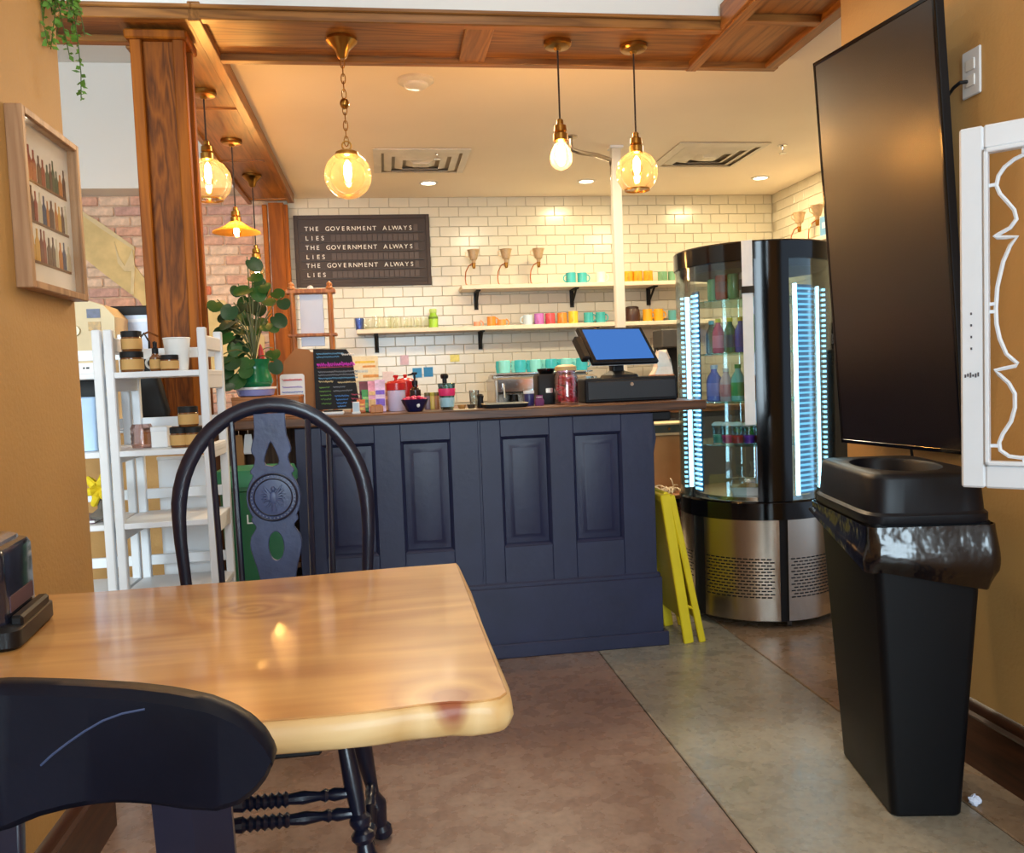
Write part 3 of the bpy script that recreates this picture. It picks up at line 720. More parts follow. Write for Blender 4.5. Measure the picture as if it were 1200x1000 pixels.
MB().lathe([(.060, 0), (.060, .004), (.056, .0055), (0, .0055)], 40, (0, BK-.006, Z_(500)), RX(PI/2)).build('medallion', BLUEBLACK, wc)
cz = Z_(500)
def ringmb(rad, r_, n=48): return MB().tube([Vector((rad*math.cos(2*PI*k/n), BK-.012, cz+rad*math.sin(2*PI*k/n))) for k in range(n)], r_, 6, closed=True, side=(0, 1, 0))
rg = ringmb(.0565, .0026).build('medallion_rim', BLACKNAVY, wc); rg2 = ringmb(.045, .0018).build('medallion_rim', BLACKNAVY, wc)
bd = MB()
for k in range(36): bd.ball((.051*math.cos(2*PI*k/36), BK-.0125, cz+.051*math.sin(2*PI*k/36)), .0021, 6, 4)
tag(bd.build('medallion_bead', mat('rubbed_paint', (112, 120, 142), .5), wc), kind='stuff')
rel = MB()      # carved spread-winged bird relief
for s in (-1, 1):
    for k in range(5):
        a = R(58-k*22); c0 = Vector((s*.008, BK-.0125, cz+.008-.003*k)); c1 = c0+Vector((s*math.cos(a)*(.026-.002*k), 0, math.sin(a)*(.026-.002*k)))
        rel.tube([c0, (c0+c1)/2+Vector((s*.002, -.001, .002)), c1], [.0035, .003, .0012], 6)
    rel.tube([Vector((s*.005, BK-.0125, cz-.012)), Vector((s*.014, BK-.0125, cz-.022)), Vector((s*.022, BK-.0125, cz-.020))], [.003, .0024, .001], 6)
rel.ball((0, BK-.012, cz-.002), (.011, .004, .017)); rel.ball((0.001, BK-.013, cz+.020), (.0055, .004, .0065)); rel.tube([Vector((.004, BK-.014, cz+.021)), Vector((.011, BK-.0135, cz+.018))], [.0024, .0008], 5)
rel.tube([Vector((0, BK-.0125, cz-.014)), Vector((0, BK-.0125, cz-.033))], [.004, .008], 6)
rel.build('carved_bird', BLUEBLACK, wc)
# seat: saddle outline
so = []
for k in range(32):
    a = 2*PI*k/32; x = .215*abs(math.cos(a))**.75*(1 if math.cos(a) > 0 else -1); y = .205*abs(math.sin(a))**.75*(1 if math.sin(a) > 0 else -1)
    so.append((x*(1 if y < 0 else .94), y-.0))
def sl(k, z): return [Vector((x*k, y*k, z)) for x, y in so]
MB().loft([sl(.86, .405), sl(.97, .418), sl(1, .432), sl(.985, .444), sl(.8, .440), sl(.5, .432)]).build('seat', BLACKNAVY, wc)
LEG = [(.013, 0), (.013, .02), (.017, .05), (.014, .10), (.019, .22), (.023, .36), (.017, .44), (.025, .465), (.025, .49), (.016, .51), (.023, .54), (.023, .56), (.016, .58), (.020, .72), (.017, .9), (.014, 1)]
LEGB = [(.015, 0), (.024, .02), (.024, .06), (.016, .085), (.020, .14), (.025, .20), (.025, .23), (.014, .29), (.019, .45), (.024, .58), (.018, .68), (.023, .71), (.016, .74), (.020, .85), (.014, 1)]
feet = {}
for sx, sy, pr_ in ((-1, -1, LEG), (1, -1, LEG), (-1, 1, LEGB), (1, 1, LEGB)):
    a = Vector((sx*.225, sy*.185 if sy > 0 else -.215, 0)); b_ = Vector((sx*.155, sy*.125, .42))
    feet[(sx, sy)] = (a, b_)
    MB().rod(a, b_, .02, n=12, prof=pr_).build('leg', BLACKNAVY, wc)
STR = [(.008, 0), (.011, .06), (.014, .12), (.010, .15), (.014, .17), (.009, .20), (.014, .30)]+[(r_, t_) for k in range(7) for r_, t_ in ((.017, .36+k*.04), (.011, .38+k*.04))]+[(.014, .70), (.009, .80), (.014, .83), (.010, .85), (.014, .88), (.008, 1)]
L_ = lambda p, q, t: p+(q-p)*t
for t_, nm in ((.68, 'front_stretcher'), (.585, 'front_stretcher')):
    a = L_(*feet[(-1, -1)], t_); b_ = L_(*feet[(1, -1)], t_)
    MB().rod(a, b_, .01, n=10, prof=STR).build(nm, BLACKNAVY, wc)
for sx in (-1, 1):
    a = L_(*feet[(sx, -1)], .36); b_ = L_(*feet[(sx, 1)], .36); MB().rod(a, b_, .01, n=10, prof=STR).build('side_stretcher', BLACKNAVY, wc)

# ------------------------------------------------------------------ near chair
YN = .62
nc = thing('near_chair', 'black painted chair with broad curved crest rail at the near table side', 'chair', (-.305, YN, 0))
up = [(323, 886), (321, 872), (312, 856), (296, 841), (274, 829), (245, 819), (200, 812), (150, 808), (80, 806), (0, 805)]
dn = [(0, 980), (40, 962), (80, 951), (110, 945), (140, 942), (180, 943), (220, 947), (255, 947), (282, 938), (302, 922), (315, 905)]
P = lambda p: at(*p, y=YN)
right = [(P(p).x+.305, P(p).z) for p in dn+up]        # from centre bottom, round the right end, to centre top
zc_top = right[-1][1]; zc_bot = right[0][1]
cx0 = right[0][0]
outl2 = [(x, z) for x, z in right]
left = [(-x, z) for x, z in outl2[::-1]]
full = outl2+left
bend = lambda x: .30*x*x*1.2
tops = sorted([(p[0], p[1]) for p in [(P(q).x+.305, P(q).z) for q in up]]); bots = sorted([(P(q).x+.305, P(q).z) for q in dn]+[(P(up[0]).x+.305, P(up[0]).z)])
def itp(tab, x):
    if x <= tab[0][0]: return tab[0][1]
    for (x0, z0), (x1, z1) in zip(tab, tab[1:]):
        if x <= x1: return z0+(z1-z0)*(x-x0)/max(1e-6, x1-x0)
    return tab[-1][1]
xm = bots[-1][0]; secs = []
for k in range(65):
    u_ = -1+2*k/64; x = xm*.9995*math.sin(u_*PI/2); zt, zb = itp(tops, abs(x)), itp(bots, abs(x))
    e_ = max(.0004, min(.006, (zt-zb)*.42)); y0 = -bend(x); y1 = y0+.026
    secs.append([Vector((x, yy, zz)) for yy, zz in ((y0, zb+e_), (y0, zt-e_), (y0+e_, zt), (y1-e_, zt), (y1, zt-e_), (y1, zb+e_), (y1-e_, zb), (y0+e_, zb))])
MB().loft(secs).build('crest_rail', mat('scuffed_black_paint', (12, 14, 26), .45, var=.25, scale=10, bump=.12, bscale=50, spec=.16), nc, smooth=45)
sc1 = [at(*p, y=YN-.001) for p in ((48, 897), (62, 884), (80, 870), (100, 856), (122, 843), (145, 834), (172, 828))]
MB().tube([Vector((p.x+.305, -.0004-bend(p.x+.305), p.z)) for p in sc1], .0008, 4).build('paint_scratch', mat('scratch_grey_blue', (62, 74, 106), .6), nc)
for s in (-1, 1):
    x1 = P((222, 950)).x+.305
    mb = MB()
    st = [(x1, .885, 0), (x1-.004, .60, .05), (x1-.012, .45, .075)]
    mb.loft([[Vector((s*(x+a*.026), y+b*(.011 if z < .8 else .006)-bend(x)+.013, z)) for a, b in ((-1, -1), (.05, -1.25), (1, .6), (1, 1.4), (-1, 1.4))] for x, z, y in st])
    mb.build('back_post', BLACKNAVY, nc)
plate('back_splat', [(-.022, .86), (.022, .86), (.018, .75), (.026, .65), (.02, .55), (.022, .44), (-.022, .44), (-.02, .55), (-.026, .65), (-.018, .75)], [], .012, BLACKNAVY, nc, .002, (0, .045, 0))
MB().loft([[Vector((x*k, .27+y*k, z)) for x, y in so] for k, z in ((.86, .405), (.97, .418), (1, .432), (.985, .444), (.8, .44), (.5, .432))]).build('seat', BLACKNAVY, nc)
for sx, sy in ((-1, -1), (1, -1), (-1, 1), (1, 1)):
    MB().rod(Vector((sx*.2, .27+sy*.2, 0)), Vector((sx*.15, .27+sy*.13, .42)), .02, n=12, prof=LEG).build('leg', BLACKNAVY, nc)
for sx in (-1, 1):
    MB().rod(Vector((sx*.18, .10, .16)), Vector((sx*.18, .44, .16)), .01, n=10, prof=STR).build('side_stretcher', BLACKNAVY, nc)

# ------------------------------------------------------------------ picture and hanging plant on the left wall
XW = -.775
pf = thing('framed_print', 'small oak box-framed print of bottles on shelves', 'picture', (XW, 2.155, 1.575))
c = [at(22, 144, x=XW+.03), at(75, 180, x=XW+.03), at(85, 353, x=XW+.03), at(12, 330, x=XW+.03)]
OAKL = wood('pale_oak_frame', (150, 108, 72), (186, 144, 104), 'z', .5)
H = .195; Wd = .172; D = .036; fw = .017
for s in (-1, 1):
    MB().span((0, s*Wd-fw*(s > 0), -H), (D, s*Wd+fw*(s < 0), H), .002).build('frame_side', OAKL, pf)
    MB().span((0, -Wd+fw, s*H-fw*(s > 0)), (D, Wd-fw, s*H+fw*(s < 0)), .002).build('frame_side', OAKL, pf)
MB().span((0, -Wd+fw, -H+fw), (.012, Wd-fw, H-fw)).build('print_sheet', mat('cream_print_paper', (246, 242, 234), .8), pf)
pcol = [(120, 46, 34), (190, 120, 50), (60, 70, 110), (70, 90, 66), (150, 60, 40), (220, 170, 70), (96, 60, 46), (206, 196, 170)]
for r_, zb in enumerate((.055, -.035, -.125)):
    MB().span((.012, -.13, zb-.006), (.0135, .13, zb)).build('printed_shelf', mat('print_brown', (122, 84, 58), .8), pf)
    y = -.125
    while y < .12:
        w_ = random.uniform(.012, .026); h_ = random.uniform(.045, .078)
        mb = MB(); q = [(y, zb), (y+w_, zb), (y+w_, zb+h_*.6), (y+w_*.65, zb+h_*.75), (y+w_*.65, zb+h_), (y+w_*.35, zb+h_), (y+w_*.35, zb+h_*.75), (y, zb+h_*.6)]
        mb.prism(q, .012, .0134, lambda a, b, t: Vector((t, a, b)))
        k = random.randrange(len(pcol)); mb.build('printed_bottle', mat('print_ink_%d' % k, pcol[k], .8), pf); y += w_+random.uniform(.001, .008)
MB().span((.030, -Wd+fw, -H+fw), (.0315, Wd-fw, H-fw)).build('glass_front', glass('picture_glass', (252, 252, 252), .02, .05, .12), pf)

tp = thing('trailing_plant', 'trailing green plant hanging from a wall pot above the framed print', 'plant', (XW, 2.29, 2.24))
MB().lathe([(.04, 0), (.055, .01), (.065, .10), (.07, .11), (.062, .11), (.055, .09), (0, .09)], 20, (.075, 0, 0)).build('pot', mat('terracotta', (168, 96, 66), .8), tp)
MB().span((0, -.02, .03), (.02, .02, .09)).build('wall_bracket', BLACKM, tp)
vs = MB(); lf = MB()
for k in range(34):
    a = random.uniform(0, 2*PI); L0 = random.choice((.12, .16, .2, .24, .3)) if k else .40
    if k > 17: L0 *= .7
    y0 = -.045+.10*random.random(); x0 = .012+.035*random.random(); q = []
    for i in range(9):
        t_ = i/8
        q.append(Vector((x0+.02*math.sin(a+t_*3), y0+.02*math.cos(a)*t_+.008*math.sin(t_*9+a), .11-(L0+.06)*t_+.03*math.sin(min(1, t_*3)*PI/1))))
    vs.tube(q, .0012, 4)
    for i in range(int(L0*210)):
        t_ = random.random(); j = min(7, int(t_*8)); p = q[j]+(q[j+1]-q[j])*(t_*8-j)
        s_ = random.uniform(.009, .017); u = Vector((random.uniform(-1, 1), random.uniform(-1, 1), random.uniform(-1, .3))).normalized(); v = u.orthogonal().normalized(); 
        lf.add([p, p+u*s_*.6+v*s_*.45, p+u*s_*1.3, p+u*s_*.6-v*s_*.45], [(0, 1, 2), (0, 2, 3)])
vs.build('vines', mat('vine_stem', (70, 96, 40), .7), tp)
tag(lf.build('leaves', mat('small_green_leaf', (96, 142, 48), .55, var=.3, scale=30), tp, 0), kind='stuff')

# ------------------------------------------------------------------ screen, white fretwork frame, switch on the right wall
P0 = Vector((1.505, 2.66, .885)); Wv = Vector((.065, -.52, 0)); Hv = Vector((-.085, -.0106, 1.235))
ux = Wv.normalized(); uz = (Hv-ux*Hv.dot(ux)).normalized(); un = uz.cross(ux)   # un: out of the wall or into it
if un.x > 0: un = -un
tv = thing('wall_screen', 'large black portrait display hung on the ochre wall', 'display', P0+Wv*.5)
tv.rotation_euler = Matrix((ux, -un, uz)).transposed().to_euler()
TW, TH = Wv.length, Hv.length
MB().span((-TW/2, 0, 0), (TW/2, .032, TH), .004).build('casing', BLACKM, tv)
MB().span((-TW/2+.008, -.003, .012), (TW/2-.008, .001, TH-.008)).build('screen', mat('dark_screen_glass', (24, 16, 12), .27, var=.02, spec=.9), tv)
_M['dark_screen_glass'].node_tree.nodes['Principled BSDF'].inputs['Coat Roughness'].default_value = .32
for s in (-1, 1): MB().span((s*TW/2-.008*(s > 0), -.005, 0), (s*TW/2+.008*(s < 0), .002, TH), .001).build('bezel', BLACKG, tv)
for z in (0, TH-.010): MB().span((-TW/2, -.005, z), (TW/2, .002, z+.012), .001).build('bezel', BLACKG, tv)
MB().span((-.12, .03, .35), (.12, .075, .75)).build('wall_mount', BLACKM, tv)
MB().tube([Vector((.02, .03, .02)), Vector((.02, .034, -.03)), Vector((.015, .04, -.10)), Vector((.012, .045, -.2))], .0045, 6).build('power_cable', BLACKM, tv)

wf = thing('fretwork_frame', 'white painted old door frame with scrolled fretwork hung beside the screen', 'frame', (1.25, 1.71, .868), R(-46))
FWd, FH = .50, .772; ft = .028
def fbox(x0, z0, x1, z1, y0=-ft/2, y1=ft/2, b=.004): return MB().span((x0, y0, z0), (x1, y1, z1), b)
SW = .046; RH = .050
fbox(0, 0, SW, FH).build('stile', WHITE, wf); fbox(FWd-SW, 0, FWd, FH).build('stile', WHITE, wf)
fbox(SW, FH-RH, FWd-SW, FH).build('rail', WHITE, wf); fbox(SW, 0, FWd-SW, RH).build('rail', WHITE, wf)
i0, i1 = SW, FWd-SW
mb = MB()
for (a, b_, c_, d_) in ((i0, RH, i0+.009, FH-RH), (i1-.009, RH, i1, FH-RH), (i0, RH, i1, RH+.009), (i0, FH-RH-.009, i1, FH-RH)): mb.span((a, -.020, b_), (c_, .006, d_), .002)
mb.build('inner_bead', WHITE, wf)
mb = MB()
z0_, z1_ = RH+.009, FH-RH-.009
Z = lambda t: z0_+(z1_-z0_)*t
top = [(.985, .085), (.982, .068), (.97, .046), (.95, .028), (.925, .017), (.895, .013), (.868, .019), (.84, .032), (.81, .045), (.78, .049), (.755, .038), (.738, .016), (.732, .009), (.728, .014), (.726, .030), (.724, .050), (.70, .038), (.65, .025), (.57, .014), (.50, .011), (.45, .012), (.40, .018), (.35, .030), (.318, .050), (.310, .046), (.304, .026), (.298, .009), (.285, .016), (.255, .034), (.22, .045), (.175, .045), (.13, .038), (.09, .023), (.06, .016), (.035, .018), (.016, .034), (.012, .055), (.012, .085)]
for s in (-1, 1):
    fx = lambda d: (i0+.009+d*1.02) if s < 0 else (i1-.009-d*1.02)
    mb.tube([Vector((fx(d), 0, Z(t_))) for t_, d in top], .0046, 6, side=(0, 1, 0))
    for t_, d in ((.898, .013), (.515, .012), (.49, .012), (.05, .016)): mb.span((min(fx(0), fx(d)), -.004, Z(t_)-.0035), (max(fx(0), fx(d)), .004, Z(t_)+.0035))
    for t_ in (.985, .012):
        zz = Z(t_); ze = Z(1 if t_ > .5 else 0); mb.span((fx(.062)-.0035, -.004, min(zz, ze)), (fx(.062)+.0035, .004, max(zz, ze)))
for t_ in (.985, .012):
    zz = Z(t_); mb.rod((i0+.094, 0, zz), (i0+.15, 0, zz-.02*(1 if t_ > .5 else -1)), .0046, n=6); mb.rod((i1-.094, 0, zz), (i1-.15, 0, zz-.02*(1 if t_ > .5 else -1)), .0046, n=6)
    mb.rod((i0+.15, 0, zz-.02*(1 if t_ > .5 else -1)), (i1-.15, 0, zz-.02*(1 if t_ > .5 else -1)), .0046, n=6)
mb.build('fretwork', WHITE, wf, 50)
sm_ = MB()
for z in (.30, .325, .35, .375): sm_.span((.020, -.0155, z), (.023, -.0138, z+.005))
for k in range(6): sm_.span((.008+k*.005, -.0155, .240+.002*(k % 2)), (.011+k*.005, -.0138, .247+.002*(k % 3)))
sm_.build('screw_hole', mat('grey_scuff', (84, 84, 92), .8), wf)
hb = Vector((FWd-.05, 0, FH*.5))
MB().span((FWd-.01, -.005, FH*.75), (FWd+.006, .005, FH*.75+.07)).span((FWd-.01, -.005, FH*.2), (FWd+.006, .005, FH*.2+.07)).build('hinge', STEEL, wf)

sw = thing('wall_socket', 'white wall socket plate beside the top of the screen', 'socket', (1.6, 2.135, 1.915))
MB().span((-.007, -.036, -.062), (0, .036, .062), .003).build('plate', WHITE, sw)
MB().span((-.010, -.017, .006), (-.006, .017, .036), .002).span((-.010, -.017, -.036), (-.006, .017, -.006), .002).build('outlet_face', WHITE_C, sw)
MB().tube([Vector((-.01, .01, -.02)), Vector((-.03, .012, -.022)), Vector((-.036, .03, -.03)), Vector((-.03, .06, -.04))], .005, 6).build('plug_lead', BLACKM, sw)

# ------------------------------------------------------------------ waste bin and liner
tc_ = thing('waste_bin', 'tall slim black waste bin with open-hole lid by the ochre wall', 'waste bin', (1.335, 2.10, 0), R(-11))
BINB = mat('black_bin_plastic', (6, 7, 11), .5, var=.08, spec=.22)
LIDB = mat('blue_black_lid_plastic', (12, 15, 22), .42, var=.06, spec=.3)
body = [rrect(.085, .18, .02, 0), rrect(.089, .185, .022, .006)]+[rrect(.089+.046*t_, .185+.03*t_, .022, .006+.74*t_) for t_ in (.25, .5, .75, 1)]
body += [rrect(.145, .225, .02, .746), rrect(.145, .225, .02, .755), rrect(.128, .208, .02, .755), rrect(.10, .19, .02, .2), rrect(.08, .17, .02, .02)]
MB().loft(body).build('body', BINB, tc_)
MB().loft([rrect(.035, .008, .004, z, cx=0, cy=.205) for z in (.50, .54)]).build('handle', BINB, tc_)
def sup(hx, hy, z, n=64, p_=7):
    f_ = lambda v: math.copysign(abs(v)**(2/p_), v)
    return [Vector((hx*f_(math.cos(2*PI*(k+.5)/n)), hy*f_(math.sin(2*PI*(k+.5)/n)), z)) for k in range(n)]
def ovl(hx, hy, z, n=64): return [Vector((hx*math.cos(2*PI*(k+.5)/n), hy*math.sin(2*PI*(k+.5)/n), z)) for k in range(n)]
lid = [sup(.150, .232, .752), sup(.153, .235, .756), sup(.153, .235, .775), sup(.146, .228, .782), sup(.140, .221, .862), sup(.136, .217, .871), sup(.128, .209, .8755), ovl(.104, .165, .8755), ovl(.099, .16, .868), ovl(.088, .148, .79)]
MB().loft(lid, cap0=False, cap1=False).build('lid', LIDB, tc_, 40)
bagm = mat('black_bin_bag', (9, 9, 14), .2, var=.1, bump=.7, bscale=5.5, spec=.8)
for n_ in bagm.node_tree.nodes:
    if n_.type == 'BUMP': n_.inputs['Distance'].default_value = .03
bl = thing('bin_liner', 'black plastic liner folded over the waste bin rim', 'bin bag', (1.335, 2.10, 0), R(-11))
nb = 72; loops = []
def perim(hx, hy, k):
    return rrect(hx, hy, .03, 0, 18)[k]
random.seed(3)
ph = [random.uniform(0, 6.3) for _ in range(6)]
rows = 12
for i in range(rows):
    t_ = i/(rows-1); lp_ = []
    for k in range(nb):
        p = perim(.150, .231, k); a = math.atan2(p.y/.231, p.x/.150)
        # hem hangs lowest at the corner towards the wall
        hem = .095+.068*math.cos(a+.95)+.008*math.sin(3*a+ph[0])+.006*math.sin(8*a+ph[1])
        fl_ = .008+.014*t_+ t_*(.007*math.sin(9*a+ph[2]+2.2*t_)+.006*math.sin(17*a+ph[3]-5*t_)+.007*math.sin(5*a+4*t_+ph[4])+.003*math.sin(29*a+6*t_))-.018*max(0, t_-.72)/.28
        d = Vector((p.x, p.y, 0)).normalized()
        lp_.append(Vector((p.x+d.x*fl_, p.y+d.y*fl_, .7495-hem*t_+.003*math.sin(11*a+ph[5])*t_)))
    loops.append(lp_)
inner = [[Vector((v.x*.985, v.y*.985, v.z)) for v in l] for l in loops[::-1]]
rim = [[Vector((p.x*.945, p.y*.945, z)) for p in [perim(.150, .231, k) for k in range(nb)]] for z in (.7495,)]
MB().loft(loops+inner, cap0=False, cap1=False, close=True).build('skirt', bagm, bl, 50)
random.seed(11)
pk = at(1142, 944, z=.0)
mb = MB(); mb.ball((0, 0, .012), (.017, .014, .013), 9, 7)
mb.v = [tuple(c_*(1+random.uniform(-.3, .3)) for c_ in v[:2])+(max(0, v[2]*(1+random.uniform(-.25, .25))),) for v in mb.v]
o = tag(mb.build('paper_scrap', mat('bluish_white_paper', (210, 216, 235), .8), None, 0), 'crumpled white paper scrap on the floor beside the bin', 'litter'); o.location = pk
# ------------------------------------------------------------------ round glass drinks cooler
fg = thing('drinks_cooler', 'round glass drinks cooler with black frame and steel base', 'cooler', (1.71, 3.80, 0), R(-24.2))
fg.scale = (.945, .945, .968)
FR = .378
MB().lathe([(.345, .045), (.352, .05), (.352, .50), (0, .50)], 40).build('base_core', BLACKM, fg)
for a, b in ((-84, -52), (-41, 15), (21, 80)):
    pn = MB().arc(FR-.02, FR-.004, a, b, .040, .498, 14).build('steel_panel', STEEL, fg)
    vs_ = MB(); step = 4.1
    for r_ in range(13):
        f0 = a+2+(step/2 if r_ % 2 else 0)
        while f0+3.2 < b-2:
            vs_.arc(FR-.0045, FR-.0036, f0, f0+3.1, .145+r_*.0145, .1505+r_*.0145, 2); f0 += step
    tag(vs_.build('vent_slot', BLACKM, pn, 0), kind='stuff')
MB().arc(FR-.03, FR-.012, -180, 180, .036, .50, 60).build('base_shell', BLACKM, fg)
MB().lathe([(FR-.03, .495), (FR, .50), (FR+.002, .575), (FR-.006, .583), (.0, .583)], 56).build('lower_ring', BLACKG, fg)
MB().lathe([(FR-.02, 1.655), (FR, 1.66), (FR+.002, 1.735), (FR-.006, 1.742), (0, 1.742)], 56).build('top_cap', BLACKG, fg)
MB().lathe([(FR-.04, 1.63), (FR-.02, 1.655), (0, 1.655), (0, 1.63)], 40).build('inner_ceiling', BLACKM, fg)
FGLASS = glass('cooler_glass', (240, 250, 250), .10)
for a, b in ((-118, -7), (24, 84)): MB().arc(FR-.012, FR-.006, a, b, .583, 1.66, 26).build('glass_wall', FGLASS, fg)
MB().arc(FR-.006, FR-.001, 118, 205, .583, 1.66, 16).build('rear_glass', FGLASS, fg)
MB().arc(FR-.03, FR, 1, 25, .583, 1.66, 8).build('front_post', BLACKG, fg)
MB().arc(FR-.05, FR-.004, 84, 118, .583, 1.66, 8).build('side_post', BLACKG, fg)
MB().arc(FR-.014, FR-.004, -121, -116, .583, 1.66, 4).build('edge_strip', STEEL, fg)
MB().arc(FR-.004, FR+.008, -6.5, .5, .93, 1.742, 4).build('door_edge', mat('reflected_led_white', (240, 248, 250), .3), fg)  # white colour stands in for LED light reflected along the edge
for z in (1.53,): MB().arc(FR-.005, FR+.012, -7, 1.5, z-.018, z+.012, 3).build('hinge_block', BLACKG, fg)
LED = glow('cool_led_tube', (186, 232, 255), 11)
LEDS = glow('cool_led_and_reflection', (150, 220, 255), 6)  # shared by the LED chips and the painted reflections
for a, z0, z1 in ((-68, .62, 1.53), (34, .60, 1.55), (61, .62, 1.54)):
    p = Vector((math.sin(R(a)), -math.cos(R(a)), 0))*(FR-.045)
    d = MB().rod(p+Vector((0, 0, z0)), p+Vector((0, 0, z1)), .009 if a != 61 else .006, n=8).build('led_tube', LED, fg)
LED_REFL = glow('led_reflection_glow', (110, 190, 235), 1.3)  # glow for bars that are only reflections of the LEDs
REFL_BACK = mat('blue_reflection_back', (52, 98, 130), .25, var=.1)
for a, b in ((-66, -54), (36, 60)):  # glowing bars on a blue backing stand in for reflected LED rows
    back = MB().arc(FR-.075, FR-.068, a, b, .60, 1.55, 8).build('refl_back_panel', REFL_BACK, fg)
    refl_bars = MB(); 
    for k in range(40): refl_bars.arc(FR-.068, FR-.060, a+.5, b-.5, .61+k*.0235, .619+k*.0235, 4)
    tag(refl_bars.build('reflected_bar', LEDS if a < 0 else LED_REFL, back, 0), kind='stuff')
chips = MB()
for a in (-72, 65):
    for k in range(40):
        p = Vector((math.sin(R(a)), -math.cos(R(a)), 0))*(FR-.026); chips.box((p.x, p.y, .62+k*.0232), (.012, .012, .010), rot=RZ(R(a)))
tag(chips.build('led_chip', LEDS, fg, 0), kind='stuff')
SHELFG = glass('cooler_shelf_glass', (200, 236, 228), .2)
SHZ = (.83, 1.03, 1.255, 1.50)
for z in SHZ: MB().lathe([(.298, z-.006), (.300, z-.003), (.298, z), (0, z)], 40).build('glass_shelf', SHELFG, fg)
MB().rod((.0, .0, .583), (0, 0, 1.63), .010, n=10).build('centre_pole', CHROME, fg)
MB().lathe([(.30, .583), (.30, .592), (0, .592)], 36).build('deck', CHROME, fg)
for k in range(4):
    a = R(25+90*k); p = Vector((.32*math.sin(a), -.32*math.cos(a), 0))
    c_ = MB().lathe([(.012, .03), (.012, .05), (0, .05)], 10, p).build('caster', STEEL, fg)
    MB().lathe([(.017, -.010), (.018, -.006), (.018, .006), (.017, .010)], 14, p+Vector((0, 0, .018)), RY(PI/2)).build('caster_wheel', mat('grey_rubber', (90, 88, 86), .6), c_)

def in_cooler(px, py, z):
    """point on a cooler shelf seen at px,py (only the bearing is used), on the front half"""
    return at(px, py, z=z)
FM = Matrix.LocRotScale(fg.location, fg.rotation_euler, fg.scale)
def fpos(fr_, r_, z):
    l = FM @ Vector((r_*math.sin(R(fr_)), -r_*math.cos(R(fr_)), z)); return (l.x, l.y, l.z+.001)
def drink(f, r_, z, h, rad, body_c, cap_c, label, kind='bottle', band=None, clear=False):
    t = thing('drink_bottle' if kind != 'cup' else 'drink_cup', label, 'bottle' if kind != 'cup' else 'cup', fpos(f, r_, z))
    m = glass('tint_%d_%d_%d' % body_c, body_c, .2) if clear else mat('drink_%d_%d_%d' % body_c, body_c, .25, var=.1)
    if kind == 'bottle':
        MB().lathe([(rad*.85, 0), (rad, .006), (rad, h*.58), (rad*.85, h*.68), (rad*.42, h*.82), (rad*.38, h*.92), (0, h*.92)], 16).build('body', m, t)
        MB().lathe([(rad*.46, h*.89), (rad*.48, h*.9), (rad*.48, h), (0, h)], 14).build('cap', mat('cap_%d_%d_%d' % cap_c, cap_c, .4), t)
        if band: MB().lathe([(rad*1.01, h*.15), (rad*1.03, h*.16), (rad*1.03, h*.5), (rad*1.01, h*.51)], 16).build('label_band', mat('band_%d_%d_%d' % band, band, .5), t)
    elif kind == 'can':
        MB().lathe([(rad*.8, 0), (rad, .008), (rad, h-.012), (rad*.85, h-.002), (rad*.8, h-.004), (0, h-.004)], 16).build('body', m, t)
        if band: MB().lathe([(rad*1.01, h*.3), (rad*1.02, h*.31), (rad*1.02, h*.7), (rad*1.01, h*.71)], 16).build('label_band', mat('band_%d_%d_%d' % band, band, .5), t)
    else:
        MB().lathe([(rad*.8, 0), (rad, h*.9), (rad*1.05, h*.9), (rad*1.05, h), (rad*.95, h), (rad*.9, h*.9), (rad*.72, .006), (0, .006)], 16).build('body', glass('clear_cup', (236, 244, 244), .15), t)
        MB().lathe([(rad*.79, .008), (rad*.92, h*.5), (0, h*.5)], 16).build('filling', mat('fill_%d_%d_%d' % body_c, body_c, .4), t)
        MB().lathe([(rad*1.06, h), (rad*1.06, h*1.06), (rad*.7, h*1.18), (0, h*1.2)], 16).build('lid', mat('cap_%d_%d_%d' % cap_c, cap_c, .4), t)
    return t
a1 = SHZ[3]
drink(-34, .25, a1, .112, .028, (150, 52, 36), (60, 24, 20), 'red-brown glass jar on the top cooler shelf', 'can', (120, 40, 30))
drink(-20, .25, a1, .112, .026, (96, 140, 96), (70, 80, 60), 'green glass drink can on the top cooler shelf', 'can')
drink(-7, .25, a1, .115, .028, (176, 170, 168), (60, 60, 64), 'silver drink can on the top cooler shelf', 'can', (60, 60, 70))
drink(7, .25, a1, .115, .028, (150, 90, 70), (60, 60, 64), 'dull brown can beside the black post on the top cooler shelf', 'can')
drink(-48, .24, a1, .10, .028, (110, 170, 130), (40, 120, 90), 'small teal jar at the outer end of the top cooler shelf', 'can')
a2 = SHZ[2]
drink(-40, .25, a2, .155, .026, (196, 70, 110), (232, 214, 60), 'pink drink bottle with yellow cap on the second cooler shelf', band=(220, 120, 150))
drink(-25, .25, a2, .155, .026, (64, 110, 80), (232, 214, 60), 'dark green drink bottle with yellow cap on the second cooler shelf', band=(50, 70, 90))
drink(-13, .25, a2, .155, .026, (70, 84, 190), (232, 214, 60), 'blue drink bottle with yellow cap on the second cooler shelf', band=(60, 70, 180))
drink(0, .25, a2, .165, .026, (120, 196, 120), (150, 200, 214), 'pale green drink can on the second cooler shelf', 'can', (110, 190, 90))
drink(-54, .24, a2, .15, .026, (200, 224, 232), (120, 200, 220), 'clear water bottle at the outer end of the second cooler shelf', clear=True)
a3 = SHZ[1]
drink(-48, .25, a3, .165, .034, (120, 124, 204), (210, 220, 240), 'lilac drink bottle on the third cooler shelf', band=(150, 140, 210))
drink(-31, .25, a3, .15, .028, (196, 170, 176), (210, 210, 210), 'pale pink drink bottle on the third cooler shelf', band=(190, 120, 130))
